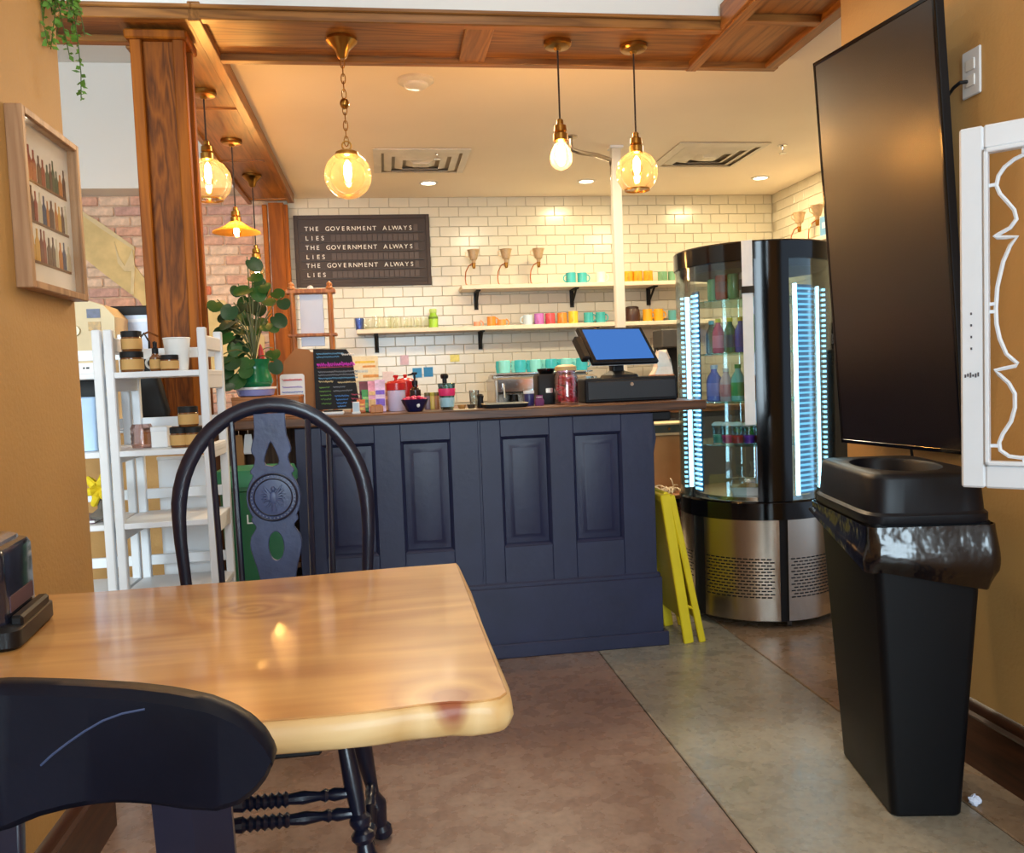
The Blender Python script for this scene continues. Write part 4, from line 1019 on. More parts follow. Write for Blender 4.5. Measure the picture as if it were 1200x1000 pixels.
drink(-17, .25, a3, .165, .031, (120, 196, 190), (40, 150, 70), 'teal drink bottle with green cap on the third cooler shelf', band=(60, 160, 90))
drink(-4, .25, a3, .165, .025, (190, 140, 90), (200, 160, 110), 'amber iced tea bottle on the third cooler shelf', band=(206, 150, 90))
drink(9, .25, a3, .165, .025, (160, 76, 40), (150, 60, 40), 'dark orange bottle beside the post on the third cooler shelf', band=(180, 90, 50))
t = thing('salad_tray', 'tray of green salad leaves under the third cooler shelf', 'tray', fpos(-15, .115, SHZ[0]))
a4 = SHZ[0]
MB().lathe([(.065, 0), (.075, .02), (.075, .024), (.0, .024)], 24).build('tray', BLACK, t)
mb = MB(); random.seed(5)
for k in range(40):
    p = Vector((random.uniform(-.05, .05), random.uniform(-.05, .05), .03+random.uniform(0, .04))); u = Vector((random.uniform(-1, 1), random.uniform(-1, 1), .4)).normalized()*.03; v = u.cross(Vector((0, 0, 1)))*.6
    mb.add([p, p+u*.5+v, p+u+Vector((0, 0, .01)), p+u*.5-v], [(0, 1, 2, 3)])
tag(mb.build('leaves', mat('salad_green', (70, 150, 50), .5, var=.3, scale=40), t, 0), kind='stuff')
for f, col, nm in ((-40, (110, 180, 150), 'green'), (-29, (214, 40, 110), 'magenta'), (-18, (206, 40, 40), 'red'), (-6, (110, 50, 170), 'purple'), (5, (120, 60, 40), 'brown')):
    drink(f, .262, a4, .085, .030, col, (228, 236, 236), 'clear cup of %s jelly on the lowest cooler shelf' % nm, 'cup')
t = thing('food_tray', 'clear lidded food tray on the cooler floor', 'food tray', fpos(-9, .20, .592), R(-24))
MB().loft([rrect(.072, .05, .015, 0), rrect(.085, .062, .015, .035), rrect(.088, .065, .015, .038), rrect(.08, .058, .015, .038), rrect(.07, .05, .015, .008)]).build('tray', WHITE_C, t)
MB().ball((0, 0, .03), (.055, .035, .022)).build('pastry', mat('pastry_brown', (176, 128, 72), .7, var=.2, scale=30), t)
MB().loft([rrect(.087, .064, .015, .039), rrect(.076, .054, .015, .075), rrect(.07, .048, .015, .078)]).build('clear_lid', glass('clear_lid_plastic', (238, 244, 246), .25), t)

# ------------------------------------------------------------------ yellow folding floor sign leaning on the counter end
ws = thing('floor_sign', 'folded yellow wet-floor sign leaning against the counter end', 'floor sign', (1.24, 3.52, 0))
YEL = mat('yellow_sign_plastic', (228, 204, 30), .45, var=.05)
def leaf_(xb, xt, th, ln):
    Ml = Matrix.Rotation(math.atan2(xt-xb, .64), 3, 'Y')
    mb = MB()
    for y in (-.13, .13): mb.box(Vector((xb, 0, 0))+Ml @ Vector((0, y, .32)), (th, .022, .64), .004, Ml)
    mb.box(Vector((xb, 0, 0))+Ml @ Vector((0, 0, .36)), (th*.55, .25, .52), .003, Ml)
    mb.box(Vector((xb, 0, 0))+Ml @ Vector((0, 0, .625)), (th, .26, .03), .004, Ml)
    return mb.build('panel', YEL, ws)
leaf_(-.03, -.118, .042, .64); leaf_(.03, -.092, .028, .64)
MB().rod((-.108, -.12, .632), (-.108, .12, .632), .012, n=8).build('hinge_rod', YEL, ws)
MB().rod((-.035, -.128, .16), (.02, -.128, .13), .006, n=6).build('stay', YEL, ws)

# ------------------------------------------------------------------ gap behind the counter end
rt = thing('side_table', 'small round wooden table in the gap between counter and cooler', 'side table', (1.46, 4.45, 0))
rt.scale = (1, 1, .88)
MB().lathe([(.215, .545), (.225, .55), (.225, .568), (.218, .572), (0, .572)], 32).build('table_top', wood('stool_top_wood', (112, 68, 38), (160, 104, 62), 'x', .4), rt)
for k in range(4):
    a = R(45+90*k); MB().rod((.205*math.cos(a), .205*math.sin(a), 0), (.19*math.cos(a), .19*math.sin(a), .55), .016, .018).build('leg', DARKWOOD, rt)
MB().lathe([(.17, .52), (.205, .52), (.205, .548), (.17, .548)], 28, ring=True).build('apron', BLACKM, rt)
cr = thing('drink_crate', 'dark red crate of small jars under the round side table', 'crate', (1.46, 4.44, 0))
cr.scale = (1, 1, .88)
for z0, z1 in ((0, .03), (.10, .13), (.20, .23), (.30, .33), (.42, .46)): 
    MB().span((-.085, -.105, z0), (.085, .105, z1), .003).build('tray', mat('dark_red_crate', (86, 30, 30), .6), cr)
for s in (-1, 1):
    for q in (-1, 1): MB().span((s*.085-.008, q*.105-.008, 0), (s*.085+.008, q*.105+.008, .46)).build('upright', BLACKM, cr)
for k in range(4):
    zz = (.03, .13, .23, .33)[k % 4]
    o = tag(MB().lathe([(.02, 0), (.022, .004), (.022, .045), (.016, .05), (.016, .06), (0, .06)], 12).build('small_jar', (WHITE_C, mat('red_jar', (170, 40, 40), .4))[k % 2], None), ('small white jar in the dark red crate, on its %s tray' % ('lowest', 'second', 'third', 'fourth')[k] if k % 2 == 0 else 'small red jar in the dark red crate, on its %s tray' % ('lowest', 'second', 'third', 'fourth')[k]), 'jar', 'jars in the dark red crate')
    o.location = (1.46-.05+.05*(k % 3), 4.44-.075, zz*.88+.001)
kb = thing('card_box', 'tall kraft box standing on the round side table', 'box', (1.51, 4.53, .504))
MB().span((-.11, -.08, 0), (.11, .08, .29), .003).build('body', KRAFT, kb)
MB().span((-.112, -.01, .288), (.112, .01, .2915)).build('tape', mat('brown_tape', (150, 108, 64), .3), kb)
dt = thing('receipt_tray', 'beige tray with dark drawer on top of the kraft box', 'tray', (1.51, 4.53, .7965))
MB().span((-.12, -.09, 0), (.12, .09, .012), .002).span((-.12, -.09, .055), (.12, .09, .066), .002).build('tray', mat('beige_plastic', (206, 184, 142), .5), dt)
MB().span((-.11, -.08, .012), (.11, .08, .055)).build('drawer', mat('olive_drawer', (62, 62, 44), .5), dt)
MB().ball((.0, -.085, .034), .007, 10, 7).build('knob', BRASS, dt)
rf = MB(); random.seed(9)
for k in range(26):
    p = Vector((random.uniform(-.07, .07), random.uniform(-.05, .03), .006)); q = [p]
    d = Vector((random.uniform(-1, 1), random.uniform(-1, 1), random.uniform(.3, 1.2))).normalized()
    for i in range(5): p = p+d*.016; d = (d+Vector((random.uniform(-.6, .6), random.uniform(-.6, .6), -.42))).normalized(); p.z = max(.004, p.z); q.append(p.copy())
    rf.tube(q, .0032, 5)
o = tag(rf.build('raffia_bundle', mat('pale_raffia', (212, 196, 166), .8), None), 'loose bundle of pale raffia on the round side table', 'raffia', None, 'stuff'); o.location = (1.46, 4.34, .504)

# ------------------------------------------------------------------ trash: green bin
gb = thing('green_bin', 'dark green plastic bin with white lettering before the counter end', 'bin', (-.475, 3.165, 0))
GRN = mat('dark_green_plastic', (26, 96, 58), .4, var=.08)
MB().loft([rrect(.085, .07, .02, 0), rrect(.09, .075, .02, .006), rrect(.118, .10, .025, .78), rrect(.128, .11, .025, .785), rrect(.128, .11, .025, .80), rrect(.108, .09, .02, .80), rrect(.08, .066, .02, .02)]).build('body', GRN, gb)
MB().loft([rrect(.135, .117, .03, .80), rrect(.136, .118, .03, .83), rrect(.125, .107, .03, .856), rrect(.05, .05, .03, .862)]).build('lid', mat('green_lid_plastic', (40, 120, 80), .4), gb)
MB().span((-.150, -.03, .795), (-.128, .03, .82), .004).build('handle', GRN, gb)
text('LO', .05, mat('white_print', (232, 236, 232), .6), gb, (-.03, -.0975, .668), (PI/2-.035, 0, 0), 'LEFT', .001)

# ------------------------------------------------------------------ white ladder racks
def rack(x0, x1, yf, yb, label, rails=True):
    t = thing('display_rack', label, 'rack', ((x0+x1)/2, (yf+yb)/2, 0))
    w2, d2 = (x1-x0)/2, (yb-yf)/2
    for sx in (-1, 1):
        for sy in (-1, 1):
            MB().box((sx*(w2-.013), sy*(d2-.013), .668), (.026, .026, 1.336), .003).build('post', WHITE, t)
        for z in (1.29, 1.17, .95, .71, .47, .23): MB().box((sx*(w2-.013), 0, z), (.020, 2*d2-.05, .045), .003).build('side_rail', WHITE, t)
    for z in (1.206, .9655, .742, .52, .29, .06):
        MB().box((0, 0, z-.009), (2*w2-.004, 2*d2-.006, .018), .002).build('shelf', WHITE, t)
    for z in (1.27, 1.04, .80, .575, .345): MB().box((0, d2-.008, z), (2*w2-.05, .014, .034), .002).build('back_rail', WHITE, t)
    return t
rack(-.838, -.54, 2.74, 3.02, 'white ladder display rack beside the bow-back chair')
rack(-1.155, -.845, 2.74, 3.02, 'white ladder display rack half hidden by the ochre wall')
RY0 = 2.80
def jar(px, z, y, label, r_=.031, h=.062, n=1):
    p = at(px, 430, y=y); t = thing('amber_jar', label, 'jar', (p.x, y, z))
    MB().lathe([(r_*.94, 0), (r_, .003), (r_, h*.68), (r_*.92, h*.74), (0, h*.74)], 20).build('glass_body', mat('amber_jar_glass', (112, 66, 26), .15, var=.1, coat=.5), t)
    MB().lathe([(r_*1.015, h*.12), (r_*1.02, h*.13), (r_*1.02, h*.62), (r_*1.015, h*.63)], 20).build('kraft_label', mat('tan_label', (196, 154, 92), .7), t)
    MB().lathe([(r_*.98, h*.72), (r_*1.0, h*.73), (r_*1.0, h), (r_*.9, h*1.02), (0, h*1.02)], 20).build('lid', BLACKM, t)
    return t
jar(155, 1.2065, 2.80, 'amber jar with black lid, lower one of the two stacked on the white rack', .034)
t = jar(156, 1.2065+.0633, 2.80, 'amber jar with black lid, topmost of the two stacked on the white rack', .030)
jar(199, 1.2065, 2.78, 'amber jar with black lid beside the white paper cup', .027, .048)
p = at(183, 432, y=2.80)
t = thing('dropper_bottle', 'amber dropper bottle on the white rack top shelf', 'bottle', (p.x, 2.80, 1.2065))
MB().lathe([(.016, 0), (.018, .003), (.018, .042), (.009, .052), (.009, .056), (0, .056)], 16).build('glass_body', mat('amber_jar_glass', (112, 66, 26), .15), t)
MB().lathe([(.0183, .008), (.0186, .009), (.0186, .036), (.0183, .037)], 16).build('kraft_label', _M['tan_label'], t)
MB().lathe([(.010, .055), (.010, .07), (.006, .074), (.007, .09), (0, .094)], 12).build('dropper_cap', BLACKM, t)
p = at(208, 432, y=2.84)
t = thing('paper_cup', 'white paper cup on the white rack top shelf', 'cup', (p.x, 2.85, 1.2065))
MB().lathe([(.029, 0), (.031, .004), (.041, .10), (.043, .102), (.041, .105), (.039, .10), (.028, .006), (0, .006)], 24).build('wall', WHITE_C, t)
p = at(190, 416, y=2.93)
t = thing('white_mug', 'low white mug behind the dropper bottle', 'mug', (p.x, 2.94, 1.2065))
MB().lathe([(.03, 0), (.034, .004), (.036, .06), (.033, .06), (.03, .008), (0, .008)], 20).build('wall', WHITE_C, t)
MB().tube([Vector((-.034-.02*math.sin(u), 0, .03+.018*math.cos(u))) for u in [PI*i/8 for i in range(9)]], .004, 6).build('handle', WHITE_C, t)
for i, (px, lvl, lab) in enumerate(((206, 0, 'amber jar with black lid on the rack second shelf, outer one of the lower pair'), (222, 0, 'amber jar with black lid on the rack second shelf, inner one of the lower pair'), (217, 1, 'amber jar with black lid standing on two others on the rack second shelf'))):
    jar(px, .9665+lvl*.0638, 2.80, lab, .030)
p = at(188, 520, y=2.84)
t = thing('white_box', 'small white carton on the rack second shelf', 'box', (p.x, 2.86, .966)); MB().span((-.025, -.03, 0), (.025, .03, .065), .002).build('carton', PAPER, t)
MB().span((-.026, -.031, .05), (.026, .031, .066), .002).build('lid', WHITE, t)
p = at(165, 520, y=2.84)
t = thing('glass_jar', 'clear ridged glass jar on the rack second shelf', 'jar', (p.x, 2.86, .9665))
MB().lathe([(.03, 0)]+[(.032+.0025*(k % 2), .006+.008*k) for k in range(8)]+[(.028, .075), (0, .075)], 18).build('glass_body', glass('pinkish_glass', (232, 210, 205), .2), t)
p = at(100, 432, y=2.76)
t = thing('price_card', 'small white card standing on the hidden rack top shelf', 'card', (p.x, 2.765, 1.2065))
MB().span((-.023, 0, 0), (.023, .006, .032)).build('card', PAPER, t)
MB().span((-.008, -.001, .014), (-.003, 0, .019)).span((.001, -.001, .014), (.010, 0, .019)).build('printed_mark', BLACKM, t)
p = at(106, 500, y=2.80)
t = thing('blue_tub', 'pale blue plastic tub on the hidden rack', 'tub', (-.945, 2.86, .967))
MB().loft([rrect(.05, .055, .012, 0), rrect(.060, .068, .014, .165), rrect(.064, .073, .014, .168), rrect(.057, .066, .014, .168), rrect(.048, .052, .012, .006)]).build('body', mat('pale_blue_plastic', (176, 206, 238), .35), t)
t = thing('black_insert', 'black insert standing in the pale blue tub', 'folder', (-.945, 2.88, .974))  # plain black upright slab filling the tub
MB().span((-.043, -.012, 0), (.043, .010, .2125), .002).span((-.040, -.009, .003), (.040, .007, .2135)).build('cover', BLACKM, t)
p = at(115, 582, y=2.80)
t = thing('yellow_bow', 'yellow fabric bow on the hidden rack third shelf', 'bow', (p.x, 2.82, .742+.012))
YF = mat('yellow_fabric', (224, 196, 30), .8, var=.15)
for k in range(6):
    a = R(60*k+10); c0 = Vector((0, 0, .09)); d = Vector((math.cos(a), -.25, math.sin(a)))
    MB().tube([c0, c0+d*.022+Vector((0, -.012, 0)), c0+d*.045, c0+d*.03+Vector((0, .012, 0)), c0], [.006, .013, .011, .012, .006], 8).build('loop', YF, t)
MB().lathe([(.03, 0), (.035, .01), (.01, .03), (.006, .08), (0, .08)], 12).build('stand', mat('grey_stone', (106, 98, 90), .8, var=.2), t)
t = thing('magazine', 'purple-brown magazine lying on the hidden rack third shelf', 'magazine', (-.97, 2.87, .7425))
MB().span((-.06, -.09, 0), (.06, .08, .003), .0008).build('cover', mat('purple_brown_cover', (88, 62, 78), .35, var=.4, scale=30), t)
MB().span((-.058, -.088, .003), (.06, .08, .010), .0008).build('pages', PAPER, t); MB().span((-.06, -.09, .010), (.06, .08, .012), .0005).build('back_cover', _M['purple_brown_cover'], t)
a = at(190, 545, y=3.06); b_ = at(246, 690, y=3.06)
t = thing('white_board', 'plain white board standing behind the white rack', 'board', ((a.x+b_.x)/2, 3.08, 0))
MB().span((-.085, -.006, 0), (.085, .006, a.z+.02), .002).build('board', WHITE, t); MB().span((-.087, -.008, a.z+.015), (.087, .008, a.z+.027), .002).build('edge_strip', WHITE, t)
a = at(161, 440, y=3.24); b_ = at(184, 492, y=3.24)
t = thing('black_bag', 'slim black bag hanging behind the white rack', 'bag', ((a.x+b_.x)/2, 3.25, b_.z))
hh = a.z-b_.z+.06
MB().loft([rrect(.055, .02, .015, 0, cx=.012), rrect(.062, .03, .02, .03, cx=.010), rrect(.05, .03, .02, hh*.6), rrect(.036, .02, .012, hh, cx=-.008)]).build('body', BLACKM, t)
MB().tube([Vector((-.03, 0, hh-.01)), Vector((-.028, 0, hh+.06)), Vector((.0, .0, hh+.09)), Vector((.016, 0, hh+.06)), Vector((.014, 0, hh-.01))], .004, 6).build('strap', BLACK, t)
MB().tube([Vector((0, .0, hh+.088)), Vector((0, .06, hh+.098)), Vector((0, .183, hh+.09))], .004, 6).build('hook', STEEL, t)

# ------------------------------------------------------------------ things on the low ochre wall / side room
LWZ = .99
t = thing('back_cabinet', 'white cabinet in the side room behind the low wall', 'cabinet', (-1.35, 3.72, 0))
MB().span((-.55, -.25, 0), (.40, .25, 1.0), .004).build('body', WHITE, t); MB().span((-.56, -.27, 1.0), (.41, .26, 1.03), .003).build('cabinet_top', WHITE, t)
for s in (-.3, .17): MB().span((s-.21, -.262, .06), (s+.21, -.25, .96), .003).build('door', WHITE, t)
p = at(104, 430, y=3.62)
t = thing('beige_terminal', 'beige counter terminal with slanted edge and two stickers', 'terminal', (-1.15, 3.68, 1.03))
BEI = mat('beige_plastic', (206, 184, 142), .5)
q = [(at(px, py, y=3.6).x+1.15, at(px, py, y=3.6).z-1.03) for px, py in ((134, 440), (134, 371), (121, 358), (102, 352), (84, 352), (60, 360), (60, 440))]
q[0] = (q[0][0], 0); q[-1] = (q[-1][0], 0)
MB().prism(q, -.08, .10, lambda a, b, t_: Vector((a, t_, b))).build('housing', BEI, t)
for (x0, y0, x1, y1, nm, c_) in ((102, 362, 117, 373, 'small_screen', (56, 58, 92)), (104, 377, 118, 388, 'yellow_sticker', (160, 120, 40))):
    a = at(x0, y1, y=3.6); b_ = at(x1, y0, y=3.6)
    MB().span((a.x+1.15, -.083, a.z-1.03), (b_.x+1.15, -.079, b_.z-1.03)).build(nm, mat(nm+'_ink', c_, .4, var=.5, scale=60), t)
a = at(88, 388, y=3.6); MB().lathe([(.022, 0), (.02, .012), (0, .012)], 16, (a.x+1.15, -.079, a.z-1.03), RX(PI/2)).build('dial', mat('cream_dial', (222, 212, 180), .4), t)
a = at(134, 432, y=3.79); b_ = at(178, 366, y=3.79)
t = thing('storage_jar', 'large pale blue dispenser jar with flat black lid', 'dispenser', ((a.x+b_.x)/2-.005, 3.87, 1.03))
hw = (b_.x-a.x)/2; hz = b_.z-1.03
MB().loft([rrect(hw*.9, .07, .02, 0), rrect(hw*.94, .075, .02, .01), rrect(hw, .08, .02, hz-.05), rrect(hw, .08, .02, hz-.01)]).build('body', mat('frosted_blue_plastic', (196, 214, 240), .3, var=.06), t)
MB().loft([rrect(hw*1.02, .082, .02, hz-.04), rrect(hw*1.02, .082, .02, hz-.026)], cap0=False).build('collar', mat('pale_collar', (220, 230, 244), .3), t)
MB().loft([rrect(hw*1.08, .09, .02, hz-.01), rrect(hw*1.1, .092, .02, hz), rrect(hw*1.1, .092, .02, hz+.022), rrect(hw*1.02, .085, .02, hz+.028)]).build('lid', BLACKM, t)
# ------------------------------------------------------------------ potted plant on a crate at the counter's left end
CT = 1.02
t = thing('wooden_crate', 'low brown wooden box under the potted plant', 'box', (-.475, 3.60, CT))
CRW = wood('orange_brown_crate', (132, 76, 36), (176, 112, 60), 'x', .5)
MB().span((-.13, -.10, 0), (.13, -.088, .078), .002).span((-.13, .088, 0), (.13, .10, .078), .002).span((-.13, -.088, 0), (-.118, .088, .078)).span((.118, -.088, 0), (.13, .088, .078)).build('side_board', CRW, t)
MB().span((-.132, -.102, .074), (.132, .102, .086), .002).build('lid_board', CRW, t)
PX = at(300, 460, y=3.60).x
t = thing('plant_saucer', 'lavender and white glazed saucer under the green pot', 'saucer', (PX, 3.60, CT+.086))
MB().lathe([(.06, 0), (.07, .004), (.079, .034), (.076, .036), (.068, .012), (0, .012)], 28).build('dish', mat('lavender_glaze', (140, 148, 206), .25), t)
MB().lathe([(.079, .028), (.083, .030), (.083, .038), (.076, .038), (.074, .030)], 28, ring=True).build('rim', WHITE_C, t)
pp = thing('potted_plant', 'round-leaved green plant in a glossy dark green pot', 'plant', (PX, 3.60, CT+.099))
GP = mat('green_pot_glaze', (26, 112, 70), .14, var=.12)
MB().lathe([(.054, 0), (.056, .012), (.060, .026), (.071, .045), (.066, .068), (.055, .095), (.056, .115), (.065, .138), (.060, .138), (.050, .112), (.0, .11)], 32).build('pot', GP, pp)
LEAFM = [mat('leaf_dark_green', (28, 62, 30), .32, var=.3, scale=25), mat('leaf_mid_green', (42, 84, 34), .34, var=.3, scale=25)]
def leafmesh(m):
    mb = MB(); n = 16; top = []
    for k in range(n):
        a = 2*PI*k/n; r_ = .5*(1+.16*math.cos(a)) - (.16*math.exp(-((abs(a-PI))/.28)**2))
        x = .5+r_*math.cos(a)*1.0; y = r_*math.sin(a)*.92
        top.append((x, y, -.10*(abs(y)*-1.2+.2)-.16*(x-.5)**2))
    for dz in (0, -.022):
        o = len(mb.v); mb.v += [(x, y, z+dz) for x, y, z in top]+[(.5, 0, -.015+dz), (.15, 0, -.02+dz)]
        for k in range(n):
            f = (o+k, o+(k+1) % n, o+n); mb.f.append(f if dz == 0 else f[::-1])
    for k in range(n): mb.f.append((k, (k+1) % n, n+2+(k+1) % n, n+2+k))
    o = mb.build('leaf', m, None, 60); me = o.data; bpy.data.objects.remove(o); return me
LM = [leafmesh(m) for m in LEAFM]
spots = [(318, 88), (322, 165), (362, 238), (268, 238), (228, 236), (448, 255), (485, 308), (106, 320), (188, 352), (272, 300), (352, 345), (256, 378), (455, 402), (424, 440), (182, 424), (322, 462), (242, 462), (178, 505), (262, 556), (428, 592), (205, 640), (285, 640), (182, 760), (235, 742), (440, 660), (352, 415), (160, 385), (345, 200), (300, 410), (215, 560), (150, 620), (280, 690), (250, 330), (390, 440), (210, 440), (340, 250), (180, 380), (225, 590), (310, 330), (210, 600), (170, 690), (400, 300), (225, 520), (380, 220), (150, 470)]
random.seed(21)
st = MB()
base = Vector((0, 0, .11))
for i, (zx, zy) in enumerate(spots):
    y = 3.60+random.uniform(-.10, .08)
    if zy > 600: y = 3.60-random.uniform(.10, .14)
    if 330 < zx < 440 and zy > 520: y = 3.66
    w_ = at(230+zx/4.76, 290+zy/4.76, y=y) - Vector((PX, 3.60, CT+.099))
    s_ = random.uniform(.060, .080)
    yaw_ = random.uniform(-1.1, 1.1) + (PI if w_.x < 0 else 0)
    e = Euler((random.uniform(.5, 1.25), random.uniform(-.35, .55), 0)); 
    rot = (Matrix.Rotation(random.uniform(-.5, .5), 3, 'Z') @ Matrix.Rotation(random.uniform(.55, 1.25), 3, 'X') @ Matrix.Rotation(math.atan2(-.5-random.random()*.6, (1 if w_.x > 0 else -1)*random.uniform(.1, 1)), 3, 'Z'))
    lo = inst('leaf', LM[i % 2], pp, (0, 0, 0), rot.to_euler(), (s_, s_*.95, s_))
    att = w_ - rot @ Vector((.5*s_, 0, 0)); lo.location = att
    mid = base + (att-base)*.5 + Vector((-.25*(att.x), 0, .05+.03*random.random()))
    q = []
    for k in range(7):
        t_ = k/6; q.append(base*(1-t_)**2+mid*2*t_*(1-t_)+att*t_*t_)
    st.tube(q, .0024, 5)
st.build('stem', mat('plant_stem', (92, 92, 44), .5), pp)
MB().lathe([(.012, .10), (.014, .135), (.010, .175), (.004, .195), (0, .20)], 10, (.028, .0, 0)).build('red_tag', mat('red_stem_wrap', (176, 38, 34), .5), pp)

# ------------------------------------------------------------------ wooden swing frame, kraft sandwich board, cards, chalkboard
def X_(px, py, y): return at(px, py, y=y)
HONEY = wood('honey_wood', (150, 84, 36), (192, 124, 64), 'z', .45)
yb = 3.96
a = X_(346, 420, yb); b_ = X_(386, 335, yb)
t = thing('wooden_stand', 'honey wood post frame holding a clear hanging menu', 'menu stand', ((a.x+b_.x)/2, yb, CT))
hw = (b_.x-a.x)/2; ht = b_.z-CT
for s in (-1, 1):
    for dy in (-.02, .02): MB().lathe([(.011, 0), (.011, ht-.02), (.016, ht-.016), (.016, ht-.008), (.010, ht-.002), (.012, ht+.01), (.0, ht+.02)], 12, (s*hw, dy, 0)).build('post', HONEY, t)
zr = X_(366, 342, yb).z-CT; zl = X_(366, 393, yb).z-CT
for z in (zr, zl, .04):
    MB().box((0, 0, z), (2*hw+.05, .062, .02 if z == zr else .014), .003).build('cross_rail', HONEY, t)
MB().span((-hw*.62, -.006, zl-.05), (hw*.62, .006, zr-.012), .002).build('menu_sheet', mat('glossy_white_sheet', (216, 224, 240), .15, var=.02), t)
MB().ball((0, -.02, zr+.014), (.014, .01, .012)).build('clip', WHITE, t)
yk = 3.78
pts_ = [(331, 478), (332, 424), (346, 408), (362, 410), (371, 424), (378, 478)]
q = [(X_(*p_, yk).x, X_(*p_, yk).z) for p_ in pts_]; xc = sum(p_[0] for p_ in q)/len(q)
t = thing('kraft_holder', 'house-shaped brown kraft board behind the white card', 'board', (xc, yk, CT))
q = [(x-xc, max(0, z-CT) if i not in (0, 5) else 0) for i, (x, z) in enumerate(q)]
BRN = mat('brown_kraft_board', (168, 108, 56), .7, var=.08)
MB().prism(q, 0, .008, lambda a_, b2, t_: Vector((a_, t_+.12*b2*.5, b2))).build('front_board', BRN, t)
MB().prism([(x*.98+.012, z*.97) for x, z in q], .075, .083, lambda a_, b2, t_: Vector((a_, t_-.12*b2*.3, b2))).build('back_board', BRN, t)
MB().span((q[5][0]-.03, .004, .02), (q[5][0]-.016, .078, .03)).build('spacer', BRN, t)
def squig(x0, x1, z, amp, m, parent, y, name='handwriting', seed=0, r_=.0016, tilt=0):
    rnd = random.Random(seed); q_ = []; n = max(6, int((x1-x0)/.0035))
    for i in range(n+1):
        x = x0+(x1-x0)*i/n; q_.append(Vector((x, y, z+tilt*(x-x0)+amp*math.sin(i*2.1+rnd.random()*1.6)*rnd.uniform(.4, 1))))
    mb_ = MB().tube(q_, r_, 4); return mb_.build(name, m, parent)
yc = 3.70
a = X_(329, 476, yc); b_ = X_(356, 438, yc)
t = thing('menu_card', 'small white handwritten card with pink heading on the counter', 'card', ((a.x+b_.x)/2, yc, CT), 0)
hw = (b_.x-a.x)/2; hh = b_.z-CT
MB().loft([[Vector((v.x, y+.10*v.y, v.y)) for v in rrect(hw, hh/2, .012, 0, 5, 0, hh/2)] for y in (0, .005)]).build('card', PAPER, t)
INK = {k: mat('ink_'+k, c_, .7) for k, c_ in dict(pink=(206, 84, 96), violet=(120, 92, 196), blue=(84, 116, 206), teal=(96, 160, 206), green=(96, 160, 120)).items()}
for i, (f_, k, amp, w2) in enumerate(((.86, 'pink', .006, .8), (.85, 'pink', .004, .7), (.68, 'violet', .005, .8), (.56, 'blue', .004, .85), (.45, 'teal', .004, .85), (.34, 'blue', .0035, .7), (.13, 'green', .002, .08))):
    squig(-hw*w2, hw*w2, hh*f_, amp, INK[k], t, .10*hh*f_-.0016, seed=i)
MB().span((-.01, .008, 0), (.01, .05, .004)).span((-.008, .008, 0), (.008, .012, .05)).build('easel_foot', PAPER, t)
yq = 3.72
quad = [(370, 481), (366, 409), (405, 409), (412, 418), (422, 478)]
q = [(X_(*p_, yq).x, X_(*p_, yq).z) for p_ in quad]; xc = sum(p_[0] for p_ in q)/5
t = thing('chalkboard_sign', 'black chalkboard sign with bright coloured chalk writing', 'sign', (xc, yq, CT))
q = [(x-xc, (z-CT) if z-CT > .03 else .016) for x, z in q]
ln = .12
FB = lambda a_, b2, t_: Vector((a_, t_+ln*b2, b2))
MB().prism(q, 0, .012, FB).build('board', mat('chalkboard_black', (26, 27, 32), .8, var=.3, scale=20), t)
top_ = max(z for x, z in q)
CH = {k: mat('chalk_'+k, c_, .9, var=.2, scale=60) for k, c_ in dict(cyan=(96, 150, 190), magenta=(214, 70, 200), grey=(120, 128, 140), cream=(206, 190, 150), green=(96, 140, 74), blue=(74, 130, 200), rose=(170, 74, 100), white=(230, 226, 224)).items()}
def cl2(x0, x1, f_, amp, k, seed, r_=.0023):
    z = top_*f_; rnd = random.Random(seed); n = int((x1-x0)/.0032); q_ = []
    for i in range(n+1):
        x = x0+(x1-x0)*i/n; zz = z+amp*math.sin(i*2.1+rnd.random()*1.6)*rnd.uniform(.4, 1)
        q_.append(FB(x, zz, -.0012))
    MB().tube(q_, r_, 4).build('chalk_line', CH[k], t)
for i, (x0, x1, f_, amp, k) in enumerate(((-.085, .03, .92, .004, 'cyan'), (-.085, .01, .87, .004, 'cyan'), (.02, .075, .90, .007, 'white'), (-.085, .075, .755, .011, 'magenta'), (-.085, .075, .745, .009, 'magenta'), (-.085, .07, .71, .002, 'rose'), (-.08, .085, .64, .004, 'grey'), (-.08, .085, .59, .004, 'grey'), (-.08, .085, .54, .004, 'cyan'), (-.08, -.02, .49, .005, 'cream'), (0, .085, .47, .004, 'cream'), (-.078, -.035, .40, .004, 'green'), (-.078, -.03, .34, .004, 'green'), (-.076, -.03, .28, .004, 'green'), (-.074, -.03, .22, .004, 'green'), (-.072, -.03, .15, .004, 'green'), (-.02, .03, .40, .003, 'grey'), (-.02, .06, .34, .003, 'grey'), (-.015, .045, .26, .004, 'blue'), (-.01, .04, .205, .004, 'blue'), (-.008, .035, .15, .004, 'blue'), (-.005, .03, .10, .003, 'blue'), (.055, .095, .27, .004, 'rose'), (.055, .098, .21, .004, 'rose'), (.055, .1, .15, .004, 'rose'))):
    cl2(x0, x1, f_, amp, k, i)
mb = MB().span((-.07, .004, 0), (-.05, .09, .014)).span((.05, .004, 0), (.07, .09, .014)); mb.build('foot', HONEY, t)

